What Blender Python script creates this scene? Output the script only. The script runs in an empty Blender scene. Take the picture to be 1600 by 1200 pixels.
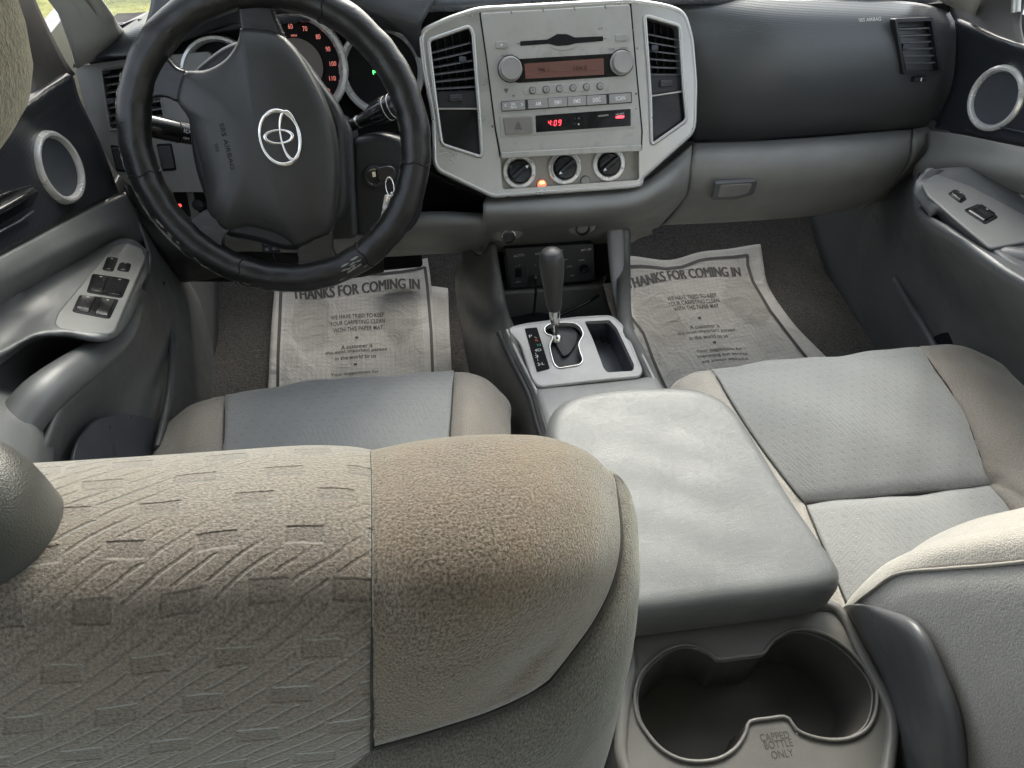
import bpy, bmesh, math, random
from mathutils import Vector, Matrix
from mathutils.geometry import tessellate_polygon
random.seed(7)
V = Vector
sc = bpy.context.scene
COL = sc.collection

# ------------------------------------------------------------------ camera
CAM = V((-.260, -1.163, 1.192)); YAW = math.radians(8.88); PITCH = math.radians(45.9); FPX = 1089.0
FW = V((math.sin(YAW)*math.cos(PITCH), math.cos(YAW)*math.cos(PITCH), -math.sin(PITCH)))
RT = V((math.cos(YAW), -math.sin(YAW), 0)); UP = RT.cross(FW)
cd = bpy.data.cameras.new("camera"); co = bpy.data.objects.new("camera", cd); COL.objects.link(co)
co.matrix_world = Matrix.Translation(CAM) @ Matrix((RT, UP, -FW)).transposed().to_4x4()
cd.sensor_width = 36; cd.lens = FPX/1600*36; cd.clip_start = .01; cd.clip_end = 400
sc.camera = co
# ------------------------------------------------------------------ light
w = bpy.data.worlds.new("World"); sc.world = w; w.use_nodes = True
nt = w.node_tree; nt.nodes.clear()
sky = nt.nodes.new("ShaderNodeTexSky"); sky.sky_type = 'NISHITA'; sky.sun_disc = False
SUN_EL, SUN_AZ = math.radians(36), math.radians(14)      # azimuth measured from the nose of the truck towards the passenger side
sky.sun_elevation = SUN_EL; sky.sun_rotation = SUN_AZ; sky.air_density = 1.2; sky.dust_density = 4.0
bg = nt.nodes.new("ShaderNodeBackground"); bg.inputs[1].default_value = .15
wo = nt.nodes.new("ShaderNodeOutputWorld")
hs = nt.nodes.new("ShaderNodeHueSaturation"); hs.inputs["Saturation"].default_value = .45; nt.links.new(sky.outputs[0], hs.inputs["Color"]); nt.links.new(hs.outputs[0], bg.inputs[0]); nt.links.new(bg.outputs[0], wo.inputs[0])
sl = bpy.data.lights.new("sun", 'SUN'); sl.energy = .65; sl.angle = math.radians(22); sl.color = (1, .95, .88)
so = bpy.data.objects.new("sun", sl); COL.objects.link(so)
sd = V((math.sin(SUN_AZ)*math.cos(SUN_EL), math.cos(SUN_AZ)*math.cos(SUN_EL), math.sin(SUN_EL)))
so.rotation_euler = sd.to_track_quat('Z', 'Y').to_euler(); so.location = (0, 0, 3)
sc.view_settings.view_transform = 'Standard'; sc.view_settings.look = 'None'
sc.view_settings.exposure = 1.95; sc.view_settings.gamma = 1; sc.view_settings.use_curve_mapping = False
sc.cycles.use_denoising = True; sc.cycles.max_bounces = 8; sc.cycles.diffuse_bounces = 5
sc.cycles.transparent_max_bounces = 12; sc.cycles.sample_clamp_indirect = 6

# ------------------------------------------------------------------ geometry helpers
def ray(px, py):
    return RT*((px-800)/FPX) + UP*((600-py)/FPX) + FW
def P(px, py, x=None, y=None, z=None):
    d = ray(px, py)
    if x is not None: t = (x-CAM.x)/d.x
    elif y is not None: t = (y-CAM.y)/d.y
    else: t = (z-CAM.z)/d.z
    return CAM + d*t
class Plane:
    """A real flat surface: point, unit normal towards the cabin, and two in-plane axes."""
    def __init__(s, o, n, u=(1, 0, 0)):
        s.o = V(o); s.n = V(n).normalized(); u = V(u); s.u = (u - s.n*u.dot(s.n)).normalized(); s.v = s.n.cross(s.u)
    def off(s, d): return Plane(s.o + s.n*d, s.n, s.u)
    def __call__(s, px, py, d=0):
        r = ray(px, py); t = (s.o + s.n*d - CAM).dot(s.n)/r.dot(s.n)
        return CAM + r*t
    def uv(s, a, b, d=0): return s.o + s.u*a + s.v*b + s.n*d
OFF = {}
def link(name, me, mat, parent, mods=None, smooth=True):
    if smooth:
        for p in me.polygons: p.use_smooth = True
    if mat is not None: me.materials.append(mat)
    o = bpy.data.objects.new(name, me); COL.objects.link(o)
    if parent is None:
        vs = [v.co for v in me.vertices]
        c = V(((min(v.x for v in vs)+max(v.x for v in vs))/2, (min(v.y for v in vs)+max(v.y for v in vs))/2, min(v.z for v in vs)))
        me.transform(Matrix.Translation(-c)); o.location = c; OFF[o.name] = c
    else:
        c = OFF[parent.name]; me.transform(Matrix.Translation(-c)); o.parent = parent; OFF[o.name] = c
    return o
def tag(o, label=None, cat=None, group=None, kind=None):
    if label: o["label"] = label
    if cat: o["category"] = cat
    if group: o["group"] = group
    if kind: o["kind"] = kind
    return o
def thing(name, loc, label, cat, group=None):
    o = bpy.data.objects.new(name, None); COL.objects.link(o); o.location = loc; o.empty_display_size = .05
    OFF[o.name] = V(loc); return tag(o, label, cat, group)
def mesh(name, verts, faces, mat, parent=None, smooth=True, uvs=None, auto=None):
    me = bpy.data.meshes.new(name); me.from_pydata([tuple(v) for v in verts], [], faces); me.validate()
    if uvs:
        l = me.uv_layers.new(name="uv")
        for lp in me.loops: l.data[lp.index].uv = uvs[lp.vertex_index]
    o = link(name, me, mat, parent, smooth=smooth)
    if auto:
        me.set_sharp_from_angle(angle=math.radians(auto))
    return o
def bevel(o, w, seg=3, ang=30):
    m = o.modifiers.new("b", 'BEVEL'); m.width = w; m.segments = seg; m.limit_method = 'ANGLE'; m.angle_limit = math.radians(ang)
    m.harden_normals = False; return o
def sub(o, n=1):
    m = o.modifiers.new("s", 'SUBSURF'); m.levels = n; m.render_levels = n; return o
def cr(pts, n, closed=False):
    """Catmull-Rom through pts, resampled to n points by arc length."""
    m = len(pts); out = []
    segs = m if closed else m-1
    for i in range(segs):
        if closed: a, b, c, d = pts[(i-1) % m], pts[i], pts[(i+1) % m], pts[(i+2) % m]
        else:
            b, c = pts[i], pts[i+1]; a = pts[i-1] if i else b+(b-c); d = pts[i+2] if i+2 < m else c+(c-b)
        for k in range(10):
            t = k/10
            out.append(.5*((2*b)+(c-a)*t+(2*a-5*b+4*c-d)*t*t+(3*b-a-3*c+d)*t**3))
    out.append(pts[0].copy() if closed else pts[-1].copy())
    L = [0]
    for i in range(1, len(out)): L.append(L[-1]+(out[i]-out[i-1]).length)
    res = []; j = 0; cnt = n if closed else n-1
    for k in range(n):
        s = L[-1]*k/cnt
        while j < len(L)-2 and L[j+1] < s: j += 1
        t = (s-L[j])/max(L[j+1]-L[j], 1e-9); res.append(out[j].lerp(out[j+1], min(max(t, 0), 1)))
    return res
def patch(name, rows, mat, parent=None, nu=40, nv=30, thick=.004, disp=None, uvscale=1, solid=True, byrow=False):
    """Smooth curved panel through the given rows of world points, with real thickness behind it."""
    R_ = [cr(r, nu) for r in rows]
    cols = []
    for i in range(nu):
        c = [r[i] for r in R_]
        cols.append(cr(c, nv))
    vs, uv = [], []
    for i in range(nu):
        for j in range(nv): vs.append(cols[i][j])
    ulen = sum((cols[i+1][nv//2]-cols[i][nv//2]).length for i in range(nu-1))
    vlen = sum((cols[nu//2][j+1]-cols[nu//2][j]).length for j in range(nv-1))
    for i in range(nu):
        for j in range(nv): uv.append((i/(nu-1)*ulen*uvscale, j/(nv-1)*vlen*uvscale))
    fs = []
    for i in range(nu-1):
        for j in range(nv-1): fs.append((i*nv+j, i*nv+j+1, (i+1)*nv+j+1, (i+1)*nv+j))
    # face the viewer side of the cabin
    s = 0
    for f in fs[::7]:
        a, b, c = vs[f[0]], vs[f[1]], vs[f[2]]
        s += (b-a).cross(c-a).normalized().dot((CAM-a).normalized())
    if s < 0: fs = [tuple(reversed(f)) for f in fs]
    if disp:
        nrm = [V((0, 0, 0)) for _ in vs]
        for f in fs:
            n = (vs[f[1]]-vs[f[0]]).cross(vs[f[2]]-vs[f[0]])
            for k in f: nrm[k] += n
        vs = [v + nrm[k].normalized()*disp(uv[k][0]/ulen/uvscale, uv[k][1]/vlen/uvscale, v) for k, v in enumerate(vs)]
    o = mesh(name, vs, fs, mat, parent, uvs=uv)
    if solid:
        m = o.modifiers.new("t", 'SOLIDIFY'); m.thickness = thick; m.offset = -1
    return o
def rnd(pts, r, n=5):
    """Round the corners of a closed planar outline (world points)."""
    out = []; m = len(pts)
    for i in range(m):
        a, b, c = pts[i-1], pts[i], pts[(i+1) % m]
        rr = r[i] if isinstance(r, (list, tuple)) else r
        d1, d2 = (a-b), (c-b); l = min(rr, d1.length*.48, d2.length*.48)
        p, q = b+d1.normalized()*l, b+d2.normalized()*l
        for k in range(n+1):
            t = k/n; out.append(p*(1-t)**2 + b*2*t*(1-t) + q*t*t)
    return out
def area_sign(pts, n):
    s = V((0, 0, 0))
    for i in range(len(pts)): s += (pts[i]-pts[0]).cross(pts[(i+1) % len(pts)]-pts[0])
    return s.dot(n)
def plate(name, outer, n, depth, mat, parent=None, holes=(), bev=0, seg=2, back=True, hole_depth=None):
    """Solid plate: planar outline (with holes) extruded backwards along -n."""
    n = n.normalized(); o = list(outer)
    if area_sign(o, n) < 0: o.reverse()
    hs = []
    for h in holes:
        h = list(h)
        if area_sign(h, n) > 0: h.reverse()
        hs.append(h)
    ax = (o[1]-o[0]).normalized(); ay = n.cross(ax)
    loops = [o]+hs; flat = [p for l in loops for p in l]; N = len(flat)
    tris = tessellate_polygon([[V(((p-o[0]).dot(ax), (p-o[0]).dot(ay), 0)) for p in l] for l in loops])
    vs = flat + [p-n*depth for p in flat]; fs = []
    for t in tris:
        t = list(t)
        if (flat[t[1]]-flat[t[0]]).cross(flat[t[2]]-flat[t[0]]).dot(n) < 0: t.reverse()
        fs.append(tuple(t))
        if back: fs.append(tuple(i+N for i in reversed(t)))
    k = 0
    for l in loops:
        m = len(l)
        for i in range(m):
            a, b = k+i, k+(i+1) % m
            fs.append((a, a+N, b+N, b))
        k += m
    if not holes:   # ngon caps bevel better
        fs = [f for f in fs if len(f) == 4]; fs.append(tuple(range(N)))
        if back: fs.append(tuple(range(2*N-1, N-1, -1)))
    ob = mesh(name, vs, fs, mat, parent, smooth=True, auto=35)
    if bev: bevel(ob, bev, seg, 40)
    return ob
def pillow(name, outer, n, prof, mat, parent=None, center=None, disp=None, ring=None):
    """Domed solid over a star-shaped outline. prof: list of (scale, height along n)."""
    n = n.normalized(); o = list(outer)
    if area_sign(o, n) < 0: o.reverse()
    c = center or sum(o, V((0, 0, 0)))/len(o); m = len(o)
    vs, fs = [], []
    for s, h in prof:
        for p in o:
            vs.append(c+(p-c)*s+n*h)
    for k in range(len(prof)-1):
        for i in range(m):
            a, b = k*m+i, k*m+(i+1) % m
            fs.append((a, b, b+m, a+m))
    vs.append(c+n*prof[-1][1]); L = len(prof)-1
    for i in range(m): fs.append((L*m+i, L*m+(i+1) % m, len(vs)-1))
    if disp: vs = [v+n*disp(v) for v in vs]
    fs.append(tuple(range(m-1, -1, -1)))
    return mesh(name, vs, fs, mat, parent, auto=50)
def tube(name, path, r, mat, parent=None, closed=False, seg=10, flat=1.0, up=None, n=None, ends=True):
    """Round tube along a path; r may be a list; flat squashes it along `up`."""
    if n: 
        if isinstance(r, (list, tuple)):
            m = len(r); r = [r[min(int(i/(n-1)*(m-1)), m-2)]*(1-(i/(n-1)*(m-1)-min(int(i/(n-1)*(m-1)), m-2))) + r[min(int(i/(n-1)*(m-1)), m-2)+1]*(i/(n-1)*(m-1)-min(int(i/(n-1)*(m-1)), m-2)) for i in range(n)]
        path = cr(path, n, closed)
    m = len(path); vs, fs = [], []
    ref = V(up) if up else V((.13, .21, .97))
    for i in range(m):
        t = (path[(i+1) % m]-path[i-1]) if closed else (path[min(i+1, m-1)]-path[max(i-1, 0)])
        t.normalize(); a = ref.cross(t)
        if a.length < 1e-4: a = V((1, 0, 0)).cross(t)
        a.normalize(); b = t.cross(a); rr = r[i] if isinstance(r, (list, tuple)) else r
        for k in range(seg):
            q = 2*math.pi*k/seg; vs.append(path[i]+a*math.cos(q)*rr+b*math.sin(q)*rr*flat)
    for i in range(m if closed else m-1):
        for k in range(seg):
            a, b = i*seg+k, i*seg+(k+1) % seg; j = (i+1) % m
            fs.append((a, b, j*seg+(k+1) % seg, j*seg+k))
    if not closed and ends:
        fs.append(tuple(range(seg-1, -1, -1))); fs.append(tuple((m-1)*seg+k for k in range(seg)))
    return mesh(name, vs, fs, mat, parent, auto=60)
def lathe(name, c, axis, prof, mat, parent=None, seg=40, sx=1, u=None, a0=0, a1=2*math.pi, wob=None):
    """prof: (radius, height along axis)."""
    axis = V(axis).normalized(); u = V(u) if u else V((1, 0, 0)); u = (u-axis*u.dot(axis)).normalized(); v = axis.cross(u)
    vs, fs = [], []; full = abs(a1-a0-2*math.pi) < 1e-6; S = seg if full else seg+1
    for r, h in prof:
        for k in range(S):
            q = a0+(a1-a0)*k/seg; rr = r*(wob(q) if wob else 1)
            vs.append(c+u*math.cos(q)*rr*sx+v*math.sin(q)*rr+axis*h)
    for j in range(len(prof)-1):
        for k in range(seg):
            a, b = j*S+k, j*S+(k+1) % S
            fs.append((a, b, b+S, a+S))
    return mesh(name, vs, fs, mat, parent, auto=35)
def box(name, pl, a0, a1, b0, b1, d0, d1, mat, parent=None, bev=.001, seg=2):
    """Box in a plane's own axes (a along u, b along v, d along n)."""
    pts = [pl.uv(a0, b0, d1), pl.uv(a1, b0, d1), pl.uv(a1, b1, d1), pl.uv(a0, b1, d1)]
    return plate(name, pts, pl.n, d1-d0, mat, parent, bev=bev, seg=seg)
FONTS = {}
def text(name, s, c, u, n, width, height, mat, parent, depth=.0003, bold=0, align='CENTER', warp=None, lift=.0006):
    """Lettering as real thin geometry, centred on c, reading along u on the surface with normal n."""
    cu = bpy.data.curves.new("t", 'FONT'); cu.body = s; cu.align_x = align; cu.offset = bold; cu.resolution_u = 3; cu.space_line = .95; cu.space_character = 1+bold*3
    to = bpy.data.objects.new("t", cu); COL.objects.link(to)
    dg = bpy.context.evaluated_depsgraph_get(); me = bpy.data.meshes.new_from_object(to.evaluated_get(dg))
    bpy.data.objects.remove(to); bpy.data.curves.remove(cu)
    xs = [v.co.x for v in me.vertices]; ys = [v.co.y for v in me.vertices]
    cx, cy = (min(xs)+max(xs))/2, (min(ys)+max(ys))/2
    sx = width/(max(xs)-min(xs)); sy = height/(max(ys)-min(ys)) if height else sx
    u = V(u); n = V(n).normalized(); u = (u-n*u.dot(n)).normalized(); v = n.cross(u)
    for q in me.vertices:
        a, b = (q.co.x-cx)*sx, (q.co.y-cy)*sy
        q.co = warp(a, b) if warp else c+u*a+v*b+n*lift
    return link(name, me, mat, parent, smooth=False)
def PT(pl, pts, d=0): return [pl(x, y, d) for x, y in pts]
def crop(ox, oy, s): return lambda x, y: (ox+x*s, oy+y*s)

# ------------------------------------------------------------------ materials
def nodes(name):
    m = bpy.data.materials.new(name); m.use_nodes = True; t = m.node_tree
    return m, t, t.nodes["Principled BSDF"]
def L(t, a, b): t.links.new(a, b)
def N(t, k, **kw):
    n = t.nodes.new(k)
    for a, b in kw.items(): setattr(n, a, b)
    return n
def mth(t, op, a, b=None, c=None):
    n = N(t, "ShaderNodeMath", operation=op)
    for i, q in enumerate((a, b, c)):
        if q is None: continue
        if isinstance(q, (int, float)): n.inputs[i].default_value = q
        else: L(t, q, n.inputs[i])
    return n.outputs[0]
def noise(t, scale, detail=3, rough=.5, vec=None, dist=0):
    n = N(t, "ShaderNodeTexNoise"); n.inputs["Scale"].default_value = scale; n.inputs["Detail"].default_value = detail
    n.inputs["Roughness"].default_value = rough; n.inputs["Distortion"].default_value = dist
    if vec is not None: L(t, vec, n.inputs["Vector"])
    return n.outputs["Fac"]
def ramp(t, fac, stops):
    r = N(t, "ShaderNodeValToRGB"); e = r.color_ramp.elements
    while len(e) < len(stops): e.new(.5)
    for i, (p, c) in enumerate(stops):
        e[i].position = p; e[i].color = (*c, 1) if len(c) == 3 else c
    L(t, fac, r.inputs[0]); return r.outputs[0]
def bump(t, bs, h, strength, dist, nrm=None):
    b = N(t, "ShaderNodeBump"); b.inputs["Strength"].default_value = strength; b.inputs["Distance"].default_value = dist
    L(t, h, b.inputs["Height"])
    if nrm is not None: L(t, nrm, b.inputs["Normal"])
    L(t, b.outputs[0], bs.inputs["Normal"]); return b.outputs[0]
def ocoord(t): return N(t, "ShaderNodeTexCoord").outputs["Object"]
def plastic(name, col, rough=.5, grain=900, gs=.25, gd=.0006, var=.12, spec=.5, dirt=0, metal=0, dirtcol=(.2, .17, .13), coat=0, smudge=.12):
    m, t, b = nodes(name); oc = ocoord(t)
    f = noise(t, 9, 5, .6, oc); c0 = tuple(c*(1-var) for c in col); c1 = tuple(c*(1+var) for c in col)
    base = ramp(t, f, [(.3, c0), (.7, c1)])
    if dirt:
        d = noise(t, 60, 8, .72, oc); d2 = noise(t, 7, 3, .5, oc)
        f2 = mth(t, 'MULTIPLY', ramp(t, d, [(.5, (0, 0, 0)), (.68, (1, 1, 1))]), ramp(t, d2, [(.4, (.15,)*3), (.65, (1,)*3)]))
        mx = N(t, "ShaderNodeMix", data_type='RGBA'); L(t, mth(t, 'MULTIPLY', f2, dirt), mx.inputs[0]); L(t, base, mx.inputs[6]); mx.inputs[7].default_value = (*dirtcol, 1)
        base = mx.outputs[2]
    L(t, base, b.inputs["Base Color"]); b.inputs["Specular IOR Level"].default_value = spec; b.inputs["Metallic"].default_value = metal
    sm = noise(t, 14, 6, .65, oc, .6)
    rr = N(t, "ShaderNodeMapRange"); L(t, sm, rr.inputs[0]); rr.inputs[1].default_value = .3; rr.inputs[2].default_value = .7
    rr.inputs[3].default_value = max(rough-smudge, .03); rr.inputs[4].default_value = min(rough+smudge, 1); L(t, rr.outputs[0], b.inputs["Roughness"])
    b.inputs["Coat Weight"].default_value = coat
    if gs:
        vo = N(t, "ShaderNodeTexVoronoi"); vo.inputs["Scale"].default_value = grain; L(t, oc, vo.inputs["Vector"])
        bump(t, b, vo.outputs["Distance"], gs, gd)
    return m
def flat(name, col, rough=.5, metal=0, emit=None, es=1, spec=.5):
    m, t, b = nodes(name); b.inputs["Base Color"].default_value = (*col, 1); b.inputs["Roughness"].default_value = rough
    b.inputs["Metallic"].default_value = metal; b.inputs["Specular IOR Level"].default_value = spec
    oc = ocoord(t); f = noise(t, 120, 4, .6, oc)
    rr = N(t, "ShaderNodeMapRange"); L(t, f, rr.inputs[0]); rr.inputs[3].default_value = max(rough-.08, .02); rr.inputs[4].default_value = min(1, rough+.1)
    L(t, rr.outputs[0], b.inputs["Roughness"])
    if emit: b.inputs["Emission Color"].default_value = (*emit, 1); b.inputs["Emission Strength"].default_value = es
    return m
def leather(name, col, rough, scale=260, gs=.4, gd=.0008, wr=0, wrs=30):
    m, t, b = nodes(name); oc = ocoord(t)
    f = noise(t, 12, 5, .6, oc)
    L(t, ramp(t, f, [(.3, tuple(c*.9 for c in col)), (.7, tuple(c*1.1 for c in col))]), b.inputs["Base Color"])
    sm = noise(t, 22, 5, .6, oc); rr = N(t, "ShaderNodeMapRange"); L(t, sm, rr.inputs[0]); rr.inputs[3].default_value = rough-.12; rr.inputs[4].default_value = rough+.12; L(t, rr.outputs[0], b.inputs["Roughness"])
    vo = N(t, "ShaderNodeTexVoronoi", feature='DISTANCE_TO_EDGE'); vo.inputs["Scale"].default_value = scale
    dn = N(t, "ShaderNodeTexNoise"); dn.inputs["Scale"].default_value = 90; L(t, oc, dn.inputs["Vector"])
    mx = N(t, "ShaderNodeMix", data_type='RGBA'); mx.inputs[0].default_value = .012; L(t, oc, mx.inputs[6]); L(t, dn.outputs["Color"], mx.inputs[7]); L(t, mx.outputs[2], vo.inputs["Vector"])
    h = mth(t, 'MINIMUM', vo.outputs["Distance"], .12)
    n1 = bump(t, b, h, gs, gd)
    if wr:
        mp = N(t, "ShaderNodeMapping"); mp.inputs["Scale"].default_value = (.45, 2.2, 1.5); L(t, oc, mp.inputs["Vector"])
        h2 = noise(t, wrs, 6, .62, mp.outputs[0], 1.2)
        bump(t, b, h2, wr, .012, n1)
    return m
def suede(name, col, dark, scale=900, sheen=.6, gs=.8, gd=.0012, blotch=None, contrast=1.0, stint=(1, 1, .93), uvc=False, sr=.4):
    """Brushed velour: pile that catches light at grazing angles."""
    m, t, b = nodes(name); oc = N(t, "ShaderNodeUVMap").outputs[0] if uvc else ocoord(t)
    f = noise(t, scale, 3, .65, oc, .3); f2 = noise(t, 16, 5, .6, oc)
    c = ramp(t, f, [(.5-.17/contrast, dark), (.5+.17/contrast, col)])
    if blotch:
        mx = N(t, "ShaderNodeMix", data_type='RGBA', blend_type='MIX'); L(t, ramp(t, f2, [(.35, (0,)*3), (.7, (.75,)*3)]), mx.inputs[0]); L(t, c, mx.inputs[6])
        mx2 = ramp(t, f, [(.33, tuple(q*.6 for q in blotch)), (.67, blotch)]); L(t, mx2, mx.inputs[7]); c = mx.outputs[2]
    L(t, c, b.inputs["Base Color"]); b.inputs["Roughness"].default_value = .95; b.inputs["Specular IOR Level"].default_value = .1
    b.inputs["Sheen Weight"].default_value = sheen; b.inputs["Sheen Roughness"].default_value = sr; b.inputs["Sheen Tint"].default_value = (*stint, 1)
    n1 = bump(t, b, f, gs, gd)
    bump(t, b, f2, .3, .01, n1)
    return m
def pattern_cloth(name, col, dark, cell=.034, gs=.9, gd=.0018, grain=1100, sheen=.5, blotch=None, stint=(1, 1, .93), linew=.5, sr=.4, blk_w=.8, shade=1.0, lw=.17, single=False, bx=(.16, .20), by=(.19, .25)):
    """Embossed seat cloth: staggered small blocks and bundles of slanted grooves, in metres of the UV map."""
    m, t, b = nodes(name); oc = ocoord(t)
    uv = N(t, "ShaderNodeUVMap").outputs[0]
    dn = N(t, "ShaderNodeTexNoise"); dn.inputs["Scale"].default_value = 16 if single else 45; dn.inputs["Detail"].default_value = 3; L(t, uv, dn.inputs["Vector"])
    wv = N(t, "ShaderNodeVectorMath", operation='MULTIPLY_ADD'); L(t, dn.outputs["Color"], wv.inputs[0]); wv.inputs[1].default_value = (.010 if single else .0022,)*3; L(t, uv, wv.inputs[2])
    sp = N(t, "ShaderNodeSeparateXYZ"); L(t, wv.outputs[0], sp.inputs[0])
    X = mth(t, 'DIVIDE', sp.outputs[0], cell); Y = mth(t, 'DIVIDE', sp.outputs[1], cell*.72)
    row = mth(t, 'FLOOR', Y); Xs = mth(t, 'ADD', X, mth(t, 'MULTIPLY', row, .37))
    fx = mth(t, 'ABSOLUTE', mth(t, 'SUBTRACT', mth(t, 'FRACT', Xs), .5)); fy = mth(t, 'ABSOLUTE', mth(t, 'SUBTRACT', mth(t, 'FRACT', Y), .5))
    def smo(v, a, c_):
        r = N(t, "ShaderNodeMapRange", interpolation_type='SMOOTHSTEP'); L(t, v, r.inputs[0]); r.inputs[1].default_value = a; r.inputs[2].default_value = c_; r.inputs[3].default_value = 1; r.inputs[4].default_value = 0
        return r.outputs[0]
    blk = mth(t, 'MULTIPLY', smo(fx, *bx), smo(fy, *by))
    blk2 = mth(t, 'MULTIPLY', smo(fx, bx[0]+.06, bx[1]+.06), smo(fy, by[0]+.09, by[1]+.09))
    # big cells pick a groove direction
    vo = N(t, "ShaderNodeTexVoronoi"); vo.inputs["Scale"].default_value = 1/(cell*3.2); L(t, uv, vo.inputs["Vector"])
    cs = N(t, "ShaderNodeSeparateXYZ"); L(t, vo.outputs["Color"], cs.inputs[0]); pick = cs.outputs[0]
    s1 = mth(t, 'ADD', X, mth(t, 'MULTIPLY', Y, .95)); s2 = mth(t, 'SUBTRACT', X, mth(t, 'MULTIPLY', Y, .25))
    sel = mth(t, 'GREATER_THAN', pick, 1.5 if single else .72)
    s = mth(t, 'ADD', mth(t, 'MULTIPLY', s1, mth(t, 'SUBTRACT', 1, sel)), mth(t, 'MULTIPLY', s2, sel))
    wave = mth(t, 'ABSOLUTE', mth(t, 'SUBTRACT', mth(t, 'FRACT', mth(t, 'MULTIPLY', s, 2.6)), .5))
    gv = smo(wave, .03, lw)
    gm = ramp(t, noise(t, 1/(cell*(4.5 if single else 1.6)), 2, .5, uv), [(.36, (0, 0, 0)), (.44, (1, 1, 1))])
    gv = mth(t, 'MULTIPLY', mth(t, 'MULTIPLY', gv, gm), mth(t, 'SUBTRACT', 1, blk2))
    g = noise(t, grain, 3, .65, uv, .3)
    h = mth(t, 'SUBTRACT', mth(t, 'MULTIPLY', g, .55), mth(t, 'ADD', mth(t, 'MULTIPLY', blk, blk_w), mth(t, 'MULTIPLY', gv, linew)))
    f2 = noise(t, 14, 5, .6, oc)
    c = ramp(t, g, [(.37, dark), (.63, col)])
    if blotch:
        mx = N(t, "ShaderNodeMix", data_type='RGBA'); L(t, ramp(t, f2, [(.35, (0,)*3), (.7, (.8,)*3)]), mx.inputs[0]); L(t, c, mx.inputs[6])
        L(t, ramp(t, g, [(.34, tuple(q*.62 for q in blotch)), (.66, blotch)]), mx.inputs[7]); c = mx.outputs[2]
    mx = N(t, "ShaderNodeMix", data_type='RGBA', blend_type='MULTIPLY'); L(t, mth(t, 'ADD', mth(t, 'MULTIPLY', blk, .28*shade), mth(t, 'MULTIPLY', gv, .30*shade)), mx.inputs[0]); L(t, c, mx.inputs[6]); mx.inputs[7].default_value = (.35, .33, .32, 1)  # colour darkened in blocks and grooves, as shade of the embossing
    L(t, mx.outputs[2], b.inputs["Base Color"]); b.inputs["Roughness"].default_value = .95; b.inputs["Specular IOR Level"].default_value = .1
    b.inputs["Sheen Weight"].default_value = sheen; b.inputs["Sheen Roughness"].default_value = .4; b.inputs["Sheen Tint"].default_value = (*stint, 1)
    bump(t, b, h, gs, gd); return m
def ribbed(name, col, rough, axis, per):
    m, t, b = nodes(name); oc = ocoord(t)
    b.inputs["Base Color"].default_value = (*col, 1); sp = N(t, "ShaderNodeSeparateXYZ"); L(t, oc, sp.inputs[0])
    q = mth(t, 'ADD', sp.outputs[2], mth(t, 'MULTIPLY', sp.outputs[1], .0 if axis == 'z' else .5))
    h = mth(t, 'ABSOLUTE', mth(t, 'SUBTRACT', mth(t, 'FRACT', mth(t, 'DIVIDE', q, per)), .5))
    f = noise(t, 10, 5, .6, oc); rr = N(t, "ShaderNodeMapRange"); L(t, f, rr.inputs[0]); rr.inputs[3].default_value = rough-.1; rr.inputs[4].default_value = rough+.12; L(t, rr.outputs[0], b.inputs["Roughness"])
    h = mth(t, 'ADD', h, mth(t, 'MULTIPLY', noise(t, 700, 2, .6, oc), .4))
    bump(t, b, h, .35, .0009); return m
M = {}
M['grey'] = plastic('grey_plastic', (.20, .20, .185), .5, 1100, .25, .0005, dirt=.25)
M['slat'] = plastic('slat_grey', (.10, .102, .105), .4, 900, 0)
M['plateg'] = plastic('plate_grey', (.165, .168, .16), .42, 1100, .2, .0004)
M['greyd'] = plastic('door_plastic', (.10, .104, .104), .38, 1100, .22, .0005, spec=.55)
M['black'] = plastic('black_plastic', (.014, .015, .017), .42, 1300, .3, .0005)
M['blackg'] = plastic('gloss_black', (.012, .012, .013), .18, 900, 0)
M['matteblack'] = plastic('matte_black', (.012, .012, .012), .8, 900, 0, spec=.2)
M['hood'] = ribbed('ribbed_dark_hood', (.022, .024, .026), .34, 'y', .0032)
M['dash'] = ribbed('ribbed_dash_glare', (.070, .074, .075), .32, 'y', .0032)  # same ribbed plastic as the hood, colour lifted to stand in for window glare
M['doorblk'] = ribbed('ribbed_door_black', (.018, .020, .024), .32, 'z', .006)
M['shroud'] = plastic('column_plastic', (.035, .035, .036), .5, 1100, .25, .0005)
M['silver'] = plastic('silver_paint', (.50, .495, .465), .34, 900, .03, .0002, var=.03, metal=.75, dirt=0, dirtcol=(.22, .20, .16))
M['radio'] = plastic('champagne_plastic', (.42, .41, .375), .40, 900, .03, .0002, var=.05, metal=.3, dirt=.6, dirtcol=(.17, .15, .12))
M['btn'] = plastic('button_silver', (.36, .35, .33), .4, 900, 0, metal=.3, dirt=.3)
M['silver2'] = plastic('shifter_silver', (.40, .395, .375), .42, 900, .05, .0002, metal=.3, dirt=.4, dirtcol=(.24, .22, .19))
M['ring'] = plastic('ring_silver', (.66, .655, .63), .3, 900, 0, var=.03, metal=.45)
M['chrome'] = flat('chrome', (.85, .84, .8), .08, 1)
M['steel'] = flat('steel', (.6, .58, .55), .25, 1)
M['wheel'] = leather('black_leather', (.011, .011, .0105), .32, 420, .2, .0004, wr=.10, wrs=60)
M['pad'] = leather('airbag_vinyl', (.026, .027, .025), .40, 300, .45, .0009)
M['knobl'] = leather('shift_leather', (.05, .048, .047), .4, 420, .5, .0008)
M['lid'] = leather('armrest_vinyl', (.125, .13, .127), .45, 420, .8, .0009, wr=.035, wrs=42)
M['console'] = plastic('console_plastic', (.125, .123, .113), .42, 1100, .2, .0004, dirt=.25)
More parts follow.
